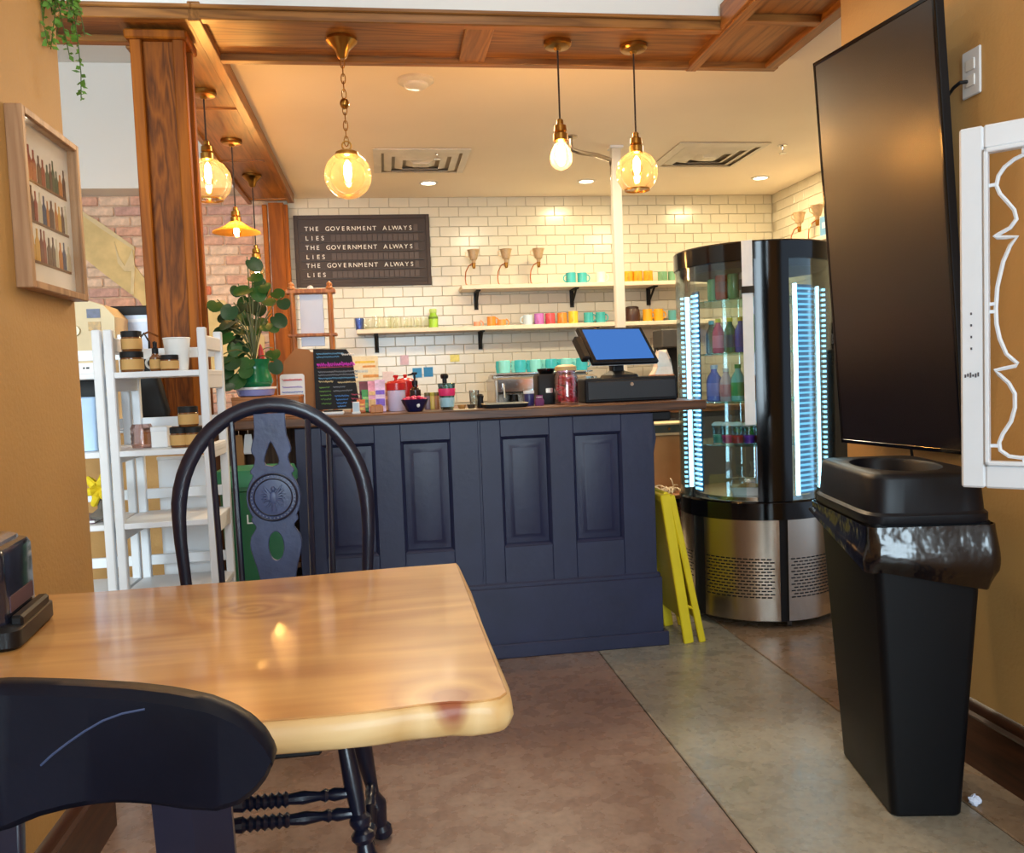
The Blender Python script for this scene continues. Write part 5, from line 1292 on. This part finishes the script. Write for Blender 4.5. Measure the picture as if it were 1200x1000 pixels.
# ------------------------------------------------------------------ counter clutter
def put(name, label, cat, px, y, group=None, rz=0, z=CT):
    p_ = at(px, 470, y=y); return thing(name, label, cat, (p_.x, y, z), rz, group)
def W(p0, p1, y): return abs(at(p1, 470, y=y).x-at(p0, 470, y=y).x)
t = put('card_dispenser', 'small white card dispenser in front of the chalkboard', 'dispenser', 417, 3.56)
MB().span((-.014, -.012, 0), (.014, .012, .048), .002).span((-.017, -.016, 0), (.017, .016, .006)).build('holder', PAPER, t); MB().span((-.011, -.0125, .008), (.011, -.010, .044)).build('card', mat('pale_blue_card', (196, 214, 226), .6), t)
t = put('tray_strip', 'white and black low tray at the foot of the chalkboard', 'tray', 388, 3.56)
MB().span((-.075, -.03, 0), (.05, .03, .012), .003).build('tray', WHITE, t); MB().span((-.03, -.025, .012), (.045, .025, .018), .002).build('black_mat', BLACKM, t)
for i, (px, y, w_, h_, c_, c2, lab) in enumerate(((423, 3.62, .034, .055, (206, 110, 60), (240, 180, 90), 'small orange snack packet by the chalkboard'), (430, 3.66, .04, .095, (60, 150, 80), (140, 210, 120), 'green snack packet behind the orange one'), (428, 3.74, .045, .13, (110, 30, 46), (60, 20, 30), 'tall dark red packet behind the green one'), (437, 3.60, .036, .13, (230, 150, 170), (250, 190, 120), 'pink and orange patterned packet'), (446, 3.58, .042, .135, (232, 190, 214), (130, 90, 200), 'pink card stand with violet lettering stripes'), (452, 3.68, .03, .12, (196, 130, 60), (150, 90, 40), 'tall amber packet behind the pink card stand'))):
    t = put('snack_packet', lab, 'packet', px, y)
    q_ = []
    for z_, k1, k2 in ((0, 1, .6), (.004, 1, 1), (h_*.5, .96, 1.2), (h_*.9, 1, .4), (h_, 1.04, .12)): q_.append([Vector((sx*w_/2*k1, sy*.012*k2, z_)) for sx, sy in ((1, 1), (-1, 1), (-1, -1), (1, -1))])
    MB().loft(q_).build('pouch', mat('packet_%d' % i, c_, .4, var=.25, scale=60), t)
    MB().span((-w_*.42, -.0165, h_*.2), (w_*.42, -.0125, h_*.42), .001).span((-w_*.42, -.0155, h_*.55), (w_*.42, -.0115, h_*.68), .001).build('printed_band', mat('packet_band_%d' % i, c2, .5, var=.3, scale=90), t)
t = put('mini_block', 'tiny amber wooden block stand under the pink card', 'block', 441, 3.52); MB().span((-.026, -.012, 0), (.026, .012, .03), .003).span((-.02, -.008, .03), (.02, .008, .034)).build('block', HONEY, t)
t = put('red_lid_canister', 'white canister with red lid on the counter', 'canister', 465, 3.66)
MB().lathe([(.036, 0), (.038, .003), (.038, .105), (.034, .11), (0, .11)], 24).build('body', mat('pale_lilac_ceramic', (214, 206, 230), .25), t)
MB().lathe([(.040, .088), (.042, .09), (.042, .118), (.036, .126), (.008, .130), (.006, .138), (.012, .146), (.010, .152), (0, .153)], 24).build('lid', mat('red_enamel', (196, 36, 36), .25), t)
t = put('red_pot', 'small red lidded pot right of the white canister', 'pot', 476, 3.78)
MB().lathe([(.03, 0), (.036, .01), (.038, .09), (.04, .125), (.03, .135), (.006, .14), (.010, .152), (0, .155)], 20).build('body', _M['red_enamel'], t); MB().rod((-.04, 0, .1), (-.055, 0, .1), .006).rod((.04, 0, .1), (.055, 0, .1), .006).build('handle', _M['red_enamel'], t)
t = put('sweets_bowl', 'navy bowl heaped with pink wrapped sweets', 'bowl', 486, 3.50)
MB().lathe([(.03, 0), (.034, .004), (.05, .035), (.056, .05), (.053, .05), (.045, .03), (.0, .012)], 28).build('bowl', mat('navy_glaze', (28, 28, 66), .2), t)
MB().ball((.012, -.044, .026), (.007, .004, .009)).build('white_motif', WHITE_C, t)
sw_ = MB(); random.seed(2)
for k in range(34):
    a_ = random.uniform(0, 6.3); r_ = .042*math.sqrt(random.random()); sw_.ball((r_*math.cos(a_), r_*math.sin(a_), .046+.014*(1-r_/.042)+random.uniform(0, .006)), (.010, .008, .006), 6, 4)
tag(sw_.build('sweets', mat('pink_sweets', (220, 50, 96), .35, var=.25, scale=60), t), kind='stuff')
t = put('syrup_pump', 'black bottle with pump top behind the sweets bowl', 'bottle', 487, 3.68)
MB().lathe([(.022, 0), (.024, .004), (.024, .085), (.010, .10), (.010, .108), (0, .108)], 16).build('bottle', mat('dark_syrup', (44, 30, 30), .2), t)
MB().lathe([(.012, .105), (.013, .125), (.005, .128), (.004, .15), (.012, .152), (.012, .160), (0, .162)], 12).rod((0, 0, .156), (-.028, -.01, .150), .004).build('pump', BLACK, t)
for px, c_, lab in ((501, (130, 110, 120), 'small grey spice jar beside the sweets bowl'), (507, (206, 180, 90), 'small yellow spice jar beside the tip cup'), (511, (170, 120, 80), 'small brown spice jar beside the tip cup')):
    t = put('spice_jar', lab, 'jar', px, 3.66)
    MB().lathe([(.013, 0), (.014, .003), (.014, .055), (.011, .06), (0, .06)], 14).build('body', mat('spice_%d' % c_[0], c_, .35), t); MB().lathe([(.0125, .058), (.013, .06), (.013, .072), (0, .073)], 14).build('cap', mat('spice_cap_%d' % c_[1], (c_[1], c_[1]-10, 60), .4), t)
t = put('tip_cup', 'clear plastic tip cup with a bright pink band', 'cup', 524, 3.54)
MB().lathe([(.024, 0), (.026, .003), (.036, .105), (.038, .107), (.036, .11), (.034, .105), (.023, .005), (0, .005)], 24).build('cup', glass('tip_cup_plastic', (206, 232, 236), .2), t)
MB().lathe([(.0325, .058), (.0335, .06), (.0362, .085), (.0355, .088)], 24, ring=True).build('pink_band', mat('hot_pink_band', (228, 50, 110), .5), t)
MB().lathe([(.0275, .012), (.0285, .013), (.0320, .05), (.0315, .051)], 24, ring=True).build('blue_label', mat('pale_teal_label', (150, 190, 204), .5), t)
MB().span((-.012, -.002, .02), (.010, .002, .100), .001).build('folded_note', mat('banknote_green', (150, 160, 130), .8), t)
t = put('black_figure_bottle', 'small black stoppered bottle behind the tip cup', 'bottle', 522, 3.68)
MB().lathe([(.02, 0), (.022, .004), (.022, .09), (.010, .108), (.010, .128), (.016, .130), (.018, .142), (.014, .150), (0, .151)], 14).build('body', BLACK, t); MB().lathe([(.0225, .02), (.0228, .021), (.0228, .07), (.0225, .071)], 14).build('label_band', mat('grey_band', (120, 120, 120), .6), t)
t = put('water_glass', 'small empty clear glass on the counter by the black tray', 'glass', 556, 3.60)
MB().lathe([(.017, 0), (.019, .003), (.022, .075), (.0205, .075), (.017, .008), (0, .008)], 18).build('glass', glass('thin_tumbler', (236, 240, 240), .22), t)
for px, c_, lab in ((541, (150, 110, 60), 'tiny brown pinch bowl on the counter'), (552, (40, 36, 34), 'tiny black pinch bowl by the empty glass')):
    t = put('pinch_bowl', lab, 'bowl', px, 3.52); MB().lathe([(.010, 0), (.014, .004), (.018, .018), (.016, .018), (.010, .006), (0, .006)], 16).build('bowl', mat('pinch_%d' % c_[0], c_, .5), t)
t = put('paper_mat', 'cream paper mat lying on the counter beside the tip cup', 'mat', 541, 3.50); MB().span((-.035, -.04, 0), (.06, .05, .0015)).build('sheet', mat('cream_sheet', (218, 206, 176), .8), t)
t = put('pepper_pot', 'small black shaker left of the black tray', 'shaker', 563, 3.58); MB().lathe([(.013, 0), (.015, .004), (.012, .035), (.015, .05), (.010, .058), (0, .06)], 14).build('body', BLACK, t)
t = put('serving_tray', 'flat black serving tray with pale rim on the counter', 'tray', 591, 3.52)
MB().loft([rrect(.082, .06, .02, 0), rrect(.088, .066, .02, .003), rrect(.092, .07, .02, .016), rrect(.088, .066, .02, .016), rrect(.08, .058, .02, .006)]).build('tray', BLACKM, t)
MB().loft([rrect(.0925, .0705, .02, .016), rrect(.0925, .0705, .02, .019), rrect(.087, .065, .02, .019), rrect(.087, .065, .02, .016)], close=True).build('rim', mat('pale_rim', (206, 192, 160), .5), t)
t = put('blue_tin', 'small dark blue tin right of the black tray', 'tin', 620, 3.58)
MB().lathe([(.02, 0), (.022, .003), (.022, .055), (.02, .058), (0, .058)], 18).build('body', mat('navy_tin', (44, 44, 96), .35), t); MB().lathe([(.0235, .052), (.0235, .064), (0, .065)], 18).build('lid', WHITE, t)
t = put('violet_pouch', 'tiny violet pouch in front of the black grinder', 'pouch', 632, 3.54)
MB().loft([rrect(.018, .012, .006, 0), rrect(.02, .014, .006, .02), rrect(.012, .006, .004, .036), rrect(.016, .004, .003, .044)]).build('pouch', mat('violet_cloth', (110, 50, 96), .8), t); MB().tube([Vector((.013*math.cos(a_), .007*math.sin(a_), .036)) for a_ in [2*PI*k/10 for k in range(10)]], .002, 5, closed=True).build('tie', WHITE, t)
t = put('coffee_grinder', 'black counter-top box between espresso machine and sweets jar', 'grinder', 641, 3.72)
MB().loft([rrect(.05, .06, .012, 0), rrect(.052, .062, .012, .006), rrect(.05, .06, .012, .125), rrect(.046, .056, .012, .132)]).build('housing', BLACKM, t)
MB().lathe([(.03, .132), (.04, .15), (.04, .156), (0, .158)], 18).build('hopper', BLACKG, t); MB().span((-.015, -.064, .05), (.015, -.058, .07)).build('button_panel', STEEL, t)
t = put('sweets_jar', 'tall clear jar of pink sweets left of the till', 'jar', 664, 3.58)
MB().lathe([(.045, 0), (.05, .004), (.052, .02), (.052, .115), (.044, .13), (.044, .145), (.041, .145), (.041, .13), (.048, .113), (.048, .022), (.044, .008), (0, .008)], 28).build('jar', glass('jar_glass', (250, 226, 232), .2), t)
sj = MB(); random.seed(4)
for k in range(90):
    a_ = random.uniform(0, 6.3); r_ = .038*math.sqrt(random.random()); sj.ball((r_*math.cos(a_), r_*math.sin(a_), .016+random.random()*.10), (.010, .010, .008), 6, 4)
tag(sj.build('pink_sweets', mat('rose_sweets', (206, 52, 84), .35, var=.35, scale=50), t), kind='stuff')
MB().lathe([(.046, .144), (.046, .160), (.03, .168), (0, .170)], 24).build('lid', mat('cream_wood_lid', (206, 170, 110), .5), t)
t = thing('cash_drawer', 'wide black till box under the tilted touch screen', 'till', (1.045, 3.70, CT))
MB().span((-.205, -.14, 0), (.205, .16, .105), .006).build('housing', BLACKM, t)
MB().span((-.195, -.146, .012), (.195, -.138, .092), .003).build('drawer', mat('charcoal_drawer', (26, 26, 30), .5), t); MB().lathe([(.008, 0), (.008, .004), (0, .004)], 12, (0, -.146, .075), RX(PI/2)).build('lock', CHROME, t)
sc_ = at(724.5, 403.5, y=3.66)
t = thing('touch_screen', 'tilted touch screen with blue display on a black stand', 'till screen', (sc_.x, 3.66, 1.125), R(17))
hs = sc_.z-1.125
Ms = Matrix.Rotation(-R(40), 3, 'X')
def tb_(x0, y0, z0, x1, y1, z1, b=.002):
    c_ = Vector(((x0+x1)/2, (y0+y1)/2, (z0+z1)/2)); return MB().box(Vector((0, 0, hs))+Ms @ c_, (x1-x0, y1-y0, z1-z0), b, Ms)
tb_(-.17, 0, -.105, .17, .022, .105, .005).build('casing', BLACK, t)
tb_(-.148, -.003, -.086, .148, .001, .088, .0005).build('display', glow('blue_display', (78, 132, 214), .75), t)
tb_(-.17, .020, -.103, .17, .024, .103).build('rear_shell', WHITE, t)
tb_(-.205, -.005, -.075, -.172, .03, .05, .005).build('card_reader', BLACK, t)
MB().loft([rrect(.07, .06, .015, 0), rrect(.065, .055, .015, .012), rrect(.03, .02, .01, .03, cy=.02), rrect(.03, .02, .01, hs-.01, cy=.03)]).build('stand', BLACK, t)
# bits to the right of the till
for px, pyt, y, c_, lab in ((765, 440, 3.86, (196, 120, 70), 'crumpled orange and white paper bag behind the till'), (782, 415, 4.30, (206, 196, 186), 'pale wrapped paper bundle on a dark box near the cooler')):
    pass
p_ = at(776, 440, y=3.93)
t = thing('paper_bag', 'crumpled orange and white paper bag behind the till', 'bag', (p_.x, 3.93, CT))
random.seed(8); hb_ = at(776, 412, y=3.93).z-CT
lp = []
for i in range(7):
    z_ = hb_*i/6; k_ = 1 if i < 4 else (.8-.15*(i-4)); lp.append([Vector((v.x*k_+random.uniform(-.008, .008), v.y*k_+random.uniform(-.008, .008), z_ if i < 6 else z_+random.uniform(-.012, .012))) for v in rrect(.05, .04, .01, 0, 3)])
MB().loft(lp).build('bag', mat('pale_bag_paper', (214, 196, 180), .8, var=.12, scale=20), t, 20)
MB().loft([[Vector((v.x*1.04, v.y*1.04, v.z)) for v in lp[k]] for k in (1, 2, 3)], cap0=False, cap1=False).build('orange_band', mat('orange_print', (206, 120, 70), .7, var=.3, scale=40), t, 20)

# ------------------------------------------------------------------ back counter and espresso machine
bc = thing('back_counter', 'dark back counter along the tiled wall', 'counter', (1.25, 6.30, 0))
MB().span((-1.65, -.36, 0), (1.45, .42, .84), .004).build('carcass', mat('dark_grey_cabinet', (58, 58, 62), .5), bc); MB().span((-1.67, -.40, .84), (1.47, .43, .88), .004).build('worktop', TOPW, bc)
for k in range(5): MB().span((-1.6+k*.61, -.372, .06), (-1.02+k*.61, -.358, .80), .003).build('door', _M['dark_grey_cabinet'], bc)
ym = 6.05; a = at(577, 440, y=ym); b_ = at(690, 436, y=ym)
em = thing('espresso_machine', 'chrome espresso machine with glass cups warming on top', 'espresso machine', ((a.x+b_.x)/2, ym+.05, .88))
hw = (b_.x-a.x)/2; ht = .33; top_z = a.z-.88
MB().span((-hw, -.02, 0), (hw, .22, top_z), .01).build('rear_body', STEEL, em)
MB().span((-hw, -.24, top_z-.13), (hw, -.02, top_z-.02), .012).build('front_fascia', CHROME, em)
MB().span((-hw, -.26, 0), (hw, -.02, .06), .006).build('drip_tray', BLACKM, em)
for s in (-1, 1): MB().span((s*hw-.012, -.25, .0), (s*hw+.012, .22, top_z-.03), .005).build('side_panel', STEEL, em)
MB().span((.05, -.246, top_z-.115), (.17, -.238, top_z-.045), .002).build('control_panel', BLACKG, em)
for x in (-.22, -.08, .2):
    g = MB().lathe([(.03, top_z-.14), (.034, top_z-.18), (.034, top_z-.20), (0, top_z-.20)], 16, (x, -.15, 0)).rod((x, -.17, top_z-.19), (x, -.33, top_z-.20), .012).build('portafilter', BLACK, em)
for x in (-hw+.05, hw-.06): MB().tube([Vector((x, -.24, top_z-.06)), Vector((x, -.28, top_z-.09)), Vector((x, -.285, .12))], .006, 6).build('steam_wand', CHROME, em)
MB().span((-hw+.01, -.22, top_z), (hw-.01, .21, top_z+.012), .003).build('cup_rail', CHROME, em)
TEALG = glass('teal_glass', (110, 214, 214), .2); AMBG = glass('amber_glass_cup', (232, 170, 90), .2)
TEALS = mat('teal_glaze', (60, 172, 184), .2)
for r_ in range(2):
    for k in range(6):
        x = -hw+.075+k*(2*hw-.15)/5; y = -.16+r_*.17
        m = TEALS if (k+r_) % 2 else mat('pale_teal_glaze', (126, 204, 204), .2)
        t = thing('teal_cup', '%s cup in the %s row on the espresso machine, %s from the steam end' % (('pale teal', 'teal')[(k+r_) % 2], ('front', 'back')[r_], ('first', 'second', 'third', 'fourth', 'fifth', 'sixth')[k]), 'cup', Vector(em.location)+Vector((x, y, top_z+.012)), random.uniform(-.5, .5), 'teal cups on the espresso machine')
        MB().lathe([(.034, 0), (.038, .004), (.043, .045), (.040, .085), (.036, .088), (.036, .08), (.038, .045), (.03, .008), (0, .008)], 18).build('cup', m, t)
        MB().tube([Vector((.04+.022*math.sin(u), 0, .045+.022*math.cos(u))) for u in [PI*i/6 for i in range(7)]], .005, 6).build('handle', m, t)

# ------------------------------------------------------------------ shelves on the tiled wall
YS = 6.745
def shelf(x0, x1, zt, brs, label):
    t = thing('wall_shelf', label, 'shelf', (x0, YS, zt))
    MB().span((0, -.25, -.032), (x1-x0, 0, 0), .003).build('shelf_board', mat('cream_shelf_paint', (222, 208, 190), .5), t)
    for px in brs:
        x = at(px, 400, y=6.55).x-x0
        MB().span((x-.016, -.21, -.042), (x+.016, 0, -.032)).span((x-.016, -.012, -.17), (x+.016, 0, -.04)).build('bracket', BLACKM, t)
        MB().rod((x, -.17, -.04), (x, -.01, -.15), .009, n=6).build('bracket_brace', BLACKM, t)
ZU = at(600, 333, y=6.5).z; ZL = at(600, 381, y=6.5).z
XU0 = at(541, 338, y=6.5).x; XL0 = at(418, 388, y=6.5).x
shelf(XU0, 2.75, ZU, (563, 678, 770), 'upper cream shelf with pour-over stands on the tiled wall')
shelf(XL0, 2.75, ZL, (441, 566, 700), 'lower cream shelf with mugs on the tiled wall')
t = thing('wall_shelf', 'short cream shelf on the side wall behind the cooler', 'shelf', (3.23, 5.75, 2.0)); MB().span((-.32, -.9, -.03), (0, .6, 0), .003).build('shelf_board', _M['cream_shelf_paint'], t)
for y in (-.4, .4): MB().span((-.2, y-.015, -.042), (0, y+.015, -.03)).span((-.012, y-.015, -.17), (0, y+.015, -.04)).build('bracket', BLACKM, t)
YI = 6.60
DRIP = mat('brushed_dripper_cone', (200, 174, 142), .35, .6, var=.15, scale=40)
def pourover(loc, label, grp=None, h=.0):
    t = thing('pour_over_stand', label, 'pour-over stand', loc, 0, grp)
    MB().tube([Vector((.07, 0, .004)), Vector((-.05, 0, .004)), Vector((-.066, 0, .02)), Vector((-.070, 0, .06)), Vector((-.064, 0, .11)), Vector((-.04, 0, .155)), Vector((-.012, 0, .172)), Vector((.0, 0, .172))], .0042, 8).build('wire_stand', COPPER, t)
    MB().tube([Vector((.07*math.cos(u), .05*math.sin(u), .004)) for u in [2*PI*i/20 for i in range(20)]], .004, 6, closed=True).build('base_ring', COPPER, t)
    MB().lathe([(.010, .135), (.014, .15), (.014, .172), (.018, .176), (0, .176)], 14).build('valve', BRASS, t)
    MB().lathe([(.012, .176), (.018, .20), (.028, .205), (.046, .275), (.050, .278), (.046, .280), (.026, .212), (0, .206)], 20).build('dripper_cone', DRIP, t)
    MB().tube([Vector((-.04, 0, .265)), Vector((-.062, 0, .262)), Vector((-.058, 0, .235)), Vector((-.034, 0, .222))], .004, 6).build('handle', DRIP, t)
    return t
for px, lab in ((556, 'copper wire pour-over stand nearest the black letter board'), (594, 'copper wire pour-over stand, middle one of the upper shelf'), (632, 'copper wire pour-over stand nearest the teal mugs')):
    pourover((at(px, 330, y=YI).x, YI, ZU), lab)
for (px, py), lab in (((937, 284), 'pour-over stand on the side shelf, first above the cooler'), ((958, 272), 'pour-over stand on the side shelf, second above the cooler'), ((975, 262), 'pour-over stand on the side shelf, closest to the black screen')):
    q_ = at(px, py, x=3.10); pourover((3.10, q_.y, 2.0), lab)
def mug(px, z, c_, label, h=.088, rad=.038, rz=0, grp=None, y=YI, kind='mug'):
    t = thing('mug', label, 'mug', (at(px, 380, y=y).x, y, z), rz, grp)
    m = mat('mug_%d_%d_%d' % c_, c_, .25, var=.06)
    MB().lathe([(rad*.86, 0), (rad*.96, .004), (rad, h*.2), (rad, h), (rad*.93, h), (rad*.92, h*.2), (rad*.8, .008), (0, .008)], 22).build('wall', m, t)
    MB().tube([Vector((rad*.96+.024*math.sin(u), 0, h*.52+.026*math.cos(u))) for u in [PI*i/8 for i in range(9)]], .0055, 7).build('handle', m, t)
    return t
TEAL, YELO, GRN2 = (64, 168, 176), (226, 160, 40), (112, 160, 126)
L_ = 'mug on the upper shelf'
mug(671, ZU, TEAL, 'teal mug on the upper shelf, outer one of the pair', rz=PI); mug(684, ZU, TEAL, 'teal mug on the upper shelf, inner one by the white mug', .085)
mug(706, ZU, (216, 222, 218), 'white mug on the upper shelf beside the slim post')
for i, (px, lab) in enumerate(((738, 'yellow mug on the upper shelf next to the slim post'), (749, 'yellow mug on the upper shelf, middle of three'), (761, 'yellow mug on the upper shelf beside the green mugs'))): mug(px, ZU, YELO, lab, .088, rz=R(250))
mug(778, ZU, GRN2, 'sage green mug on the upper shelf beside the yellow mugs', .08, rz=R(250)); mug(790, ZU, GRN2, 'sage green mug at the cooler end of the upper shelf', .08)
mug(619, ZL, (190, 210, 226), 'pale blue mug on the lower shelf', .08, rz=PI)
for px, c_, nm in ((632, (186, 110, 190), 'purple'), (645, (206, 82, 92), 'coral red'), (659, (232, 140, 60), 'orange'), (672, (228, 190, 60), 'yellow')):
    mug(px, ZL, c_, '%s mug in the rainbow row on the lower shelf' % nm, .098 if nm == 'yellow' else .088, rz=R(250))
mug(690, ZL, TEAL, 'teal mug on the lower shelf beside the yellow mug', .085); mug(704, ZL, TEAL, 'teal mug on the lower shelf next to the slim post', .085)
mug(759, ZL, YELO, 'yellow mug on the lower shelf beside the brown jar', .098); mug(772, ZL, YELO, 'yellow mug on the lower shelf beside the round teal mug', .098)
mug(789, ZL, (80, 150, 160), 'round teal mug at the cooler end of the lower shelf', .085)
mug(576, ZL, (228, 142, 60), 'orange cup on the lower shelf, taller of two', .075, .034); mug(588, ZL, (232, 150, 80), 'orange cup on the lower shelf, shorter of two', .05, .034)
mug(559, ZL, (222, 150, 120), 'tiny salmon cup on the lower shelf', .038, .026)
t = thing('brown_jar', 'dark brown round jar on the lower shelf right of the slim post', 'jar', (at(741, 370, y=YI).x, YI, ZL))
MB().lathe([(.05, 0), (.058, .006), (.062, .05), (.058, .095), (.05, .105), (0, .105)], 24).build('body', mat('dark_brown_jar', (58, 30, 24), .4, var=.2), t); MB().lathe([(.052, .102), (.052, .118), (.04, .124), (0, .125)], 20).build('lid', mat('dark_brown_lid', (44, 24, 20), .5), t)
CLG = glass('tumbler_glass', (254, 254, 250), .06, .02, .10)
k = 0
for row, yy in ((0, 6.56), (1, 6.66)):
    for px in (428, 441, 454, 462, 474, 486, 497):
        t = thing('tumbler', 'clear glass tumbler in the %s row on the lower shelf, %s from the blue glass' % (('front', 'back')[row], ('first', 'second', 'third', 'fourth', 'fifth', 'sixth', 'seventh')[(428, 441, 454, 462, 474, 486, 497).index(px)]), 'glass', (at(px+row*4, 380, y=yy).x, yy, ZL), 0, 'clear tumblers at the left end of the lower shelf')
        hh_ = .10 if px in (441, 454, 462) else .085
        MB().lathe([(.028, 0), (.029, .004), (.032, hh_), (.030, hh_), (.028, .010), (0, .010)], 18).build('glass', CLG, t)
t = thing('blue_glass', 'pale blue glass at the outer end of the lower shelf', 'glass', (at(423, 380, y=6.6).x-.01, 6.6, ZL)); MB().lathe([(.028, 0), (.031, .004), (.035, .09), (.033, .09), (.028, .010), (0, .010)], 18).build('glass', glass('pale_blue_glass', (190, 210, 250), .2), t)
t = thing('green_bottle', 'lime green bottle on the lower shelf beside the tumblers', 'bottle', (at(508, 380, y=YI).x, YI, ZL))
MB().lathe([(.032, 0), (.036, .004), (.036, .085), (.026, .10), (.024, .115), (0, .115)], 20).build('body', mat('lime_green', (150, 200, 60), .3), t); MB().lathe([(.026, .115), (.028, .118), (.028, .145), (0, .148)], 18).build('cap', mat('pale_green_cap', (190, 222, 130), .4), t)
MB().lathe([(.0365, .07), (.037, .071), (.037, .085), (.0365, .086)], 20).build('dark_band', mat('olive_band', (96, 130, 40), .5), t)

# ------------------------------------------------------------------ letter board and notes on the tiles
a = at(343.5, 253, y=6.74); b_ = at(506, 334, y=6.74)
t = thing('letter_board', 'dark brown letter board with white lettering on the tiled wall', 'letter board', (a.x, 6.744, b_.z))
BW, BH = b_.x-a.x, a.z-b_.z
LBM = mat('dark_letter_board', (52, 38, 36), .6, var=.08); LBF = mat('letter_board_frame', (46, 34, 32), .4)
MB().span((0, -.012, 0), (BW, 0, BH), .001).build('back_panel', LBM, t)
for x0, x1, z0, z1 in ((0, .03, 0, BH), (BW-.03, BW, 0, BH), (.03, BW-.03, 0, .03), (.03, BW-.03, BH-.03, BH)): MB().span((x0, -.018, z0), (x1, -.010, z1), .002).build('frame_side', LBM, t)
rowz = [BH*(1-f_) for f_ in (.185, .315, .445, .575, .695, .825)]
WL = mat('white_letter_plastic', (236, 232, 226), .5); BLK = mat('blank_letter_tile', (70, 54, 50), .5)
x0 = BW*.072; pitch = BW*.0383
for i, z in enumerate(rowz):
    MB().span((.05, -.024, z-.036), (BW-.05, -.012, z-.030), .001).build('letter_ledge', LBF, t)
    s_ = 'THE GOVERNMENT ALWAYS' if i % 2 == 0 else 'LIES'
    for j, chh in enumerate(s_):
        if chh == ' ': continue
        text(chh, .047, WL, t, (x0+(j+.5)*pitch, -.0165, z-.018), (PI/2, 0, 0), 'CENTER', .0012, 'letter')
    start = 21 if i % 2 == 0 else 5
    mb = MB()
    for j in range(start, 22): mb.box((x0+(j+.5)*pitch, -.0148, z-.002), (pitch*.86, .004, .052), .001)
    mb.build('blank_tile', BLK, t)
def note(px, py, w_, h_, c_, label, m2_=None, extra=None):
    p_ = at(px, py, y=6.74); t = thing('paper_note', label, 'note', (p_.x, 6.7425, p_.z))
    MB().span((-w_/2, -.004, -h_/2), (w_/2, 0, h_/2), .0006).build('sheet', mat('note_%d_%d_%d' % c_, c_, .8, var=.08, scale=60), t)
    for (x_, z_, a_, b2, cc) in (extra or ()): MB().span((x_-a_/2, -.0052, z_-b2/2), (x_+a_/2, -.0038, z_+b2/2)).build('printed_patch', mat('patch_%d_%d_%d' % cc, cc, .8, var=.2, scale=60), t)
note(489, 437, .072, .075, (60, 140, 196), 'blue paper square on the tiles, first of the two'); note(502, 436, .072, .075, (52, 132, 190), 'blue paper square on the tiles, second of the two')
note(474, 422, .065, .075, (206, 178, 196), 'small mauve note on the tiles above the blue squares'); note(533, 420, .075, .055, (222, 214, 130), 'small yellow note on the tiles')
note(428, 432, .20, .19, (226, 214, 186), 'cream poster with orange stripes on the tiles beside the chalkboard', None, ((0, .05, .15, .018, (222, 190, 90)), (.03, .015, .10, .016, (214, 150, 90)), (-.03, -.02, .1, .02, (190, 200, 206)), (.04, -.06, .12, .022, (206, 150, 90))))
note(455, 443, .085, .10, (216, 200, 206), 'pale pink notice on the tiles left of the blue squares')
# ------------------------------------------------------------------ dark machines at the right of the bar
p_ = at(787, 420, y=6.2)
t = thing('coffee_brewer', 'dark grey brewer on the back counter beside the cooler', 'brewer', (p_.x, 6.2, .88))
zt = at(787, 386, y=6.2).z-.88
MB().span((-.10, -.08, 0), (.10, .12, .05), .006).span((-.10, .02, .05), (.10, .12, zt-.10), .006).build('body', BLACKM, t); MB().span((-.105, -.10, zt-.14), (.105, .125, zt), .01).build('brew_head', mat('dark_grey_plastic', (64, 62, 62), .5), t)
MB().lathe([(.05, .05), (.065, .08), (.06, .16), (.045, .18), (0, .18)], 18, (0, -.03, 0)).build('carafe', BLACKG, t)
t = thing('tall_cabinet', 'black tall cabinet between the cooler and the ochre wall', 'cabinet', (2.42, 4.10, 0))
MB().span((-.13, -.3, 0), (.40, .3, 1.22), .006).build('body', BLACKM, t); MB().span((-.12, -.31, .03), (.39, -.30, 1.20), .003).build('door', BLACK, t); MB().rod((-.08, -.33, .7), (-.08, -.33, 1.1), .008).build('handle', STEEL, t)
t = thing('label_printer', 'black machine with white label on the tall cabinet', 'printer', (2.42, 4.05, 1.22))
MB().loft([rrect(.12, .10, .02, 0), rrect(.12, .10, .02, .10), rrect(.10, .08, .02, .14)]).build('housing', BLACK, t); MB().span((-.10, -.104, .03), (-.04, -.098, .08)).build('white_label', PAPER, t)
p_ = at(974, 288, y=4.45)
t = thing('blue_box', 'light blue carton on the side shelf behind the black screen', 'box', (2.965, at(974, 290, x=2.965).y, 2.0005))
MB().span((-.035, -.08, 0), (.035, .08, .13), .002).build('carton', mat('sky_blue_card', (110, 168, 214), .6, var=.1), t); MB().span((-.0365, -.05, .05), (-.0345, .05, .09)).build('printed_label', mat('pale_blue_print', (190, 216, 236), .6), t)
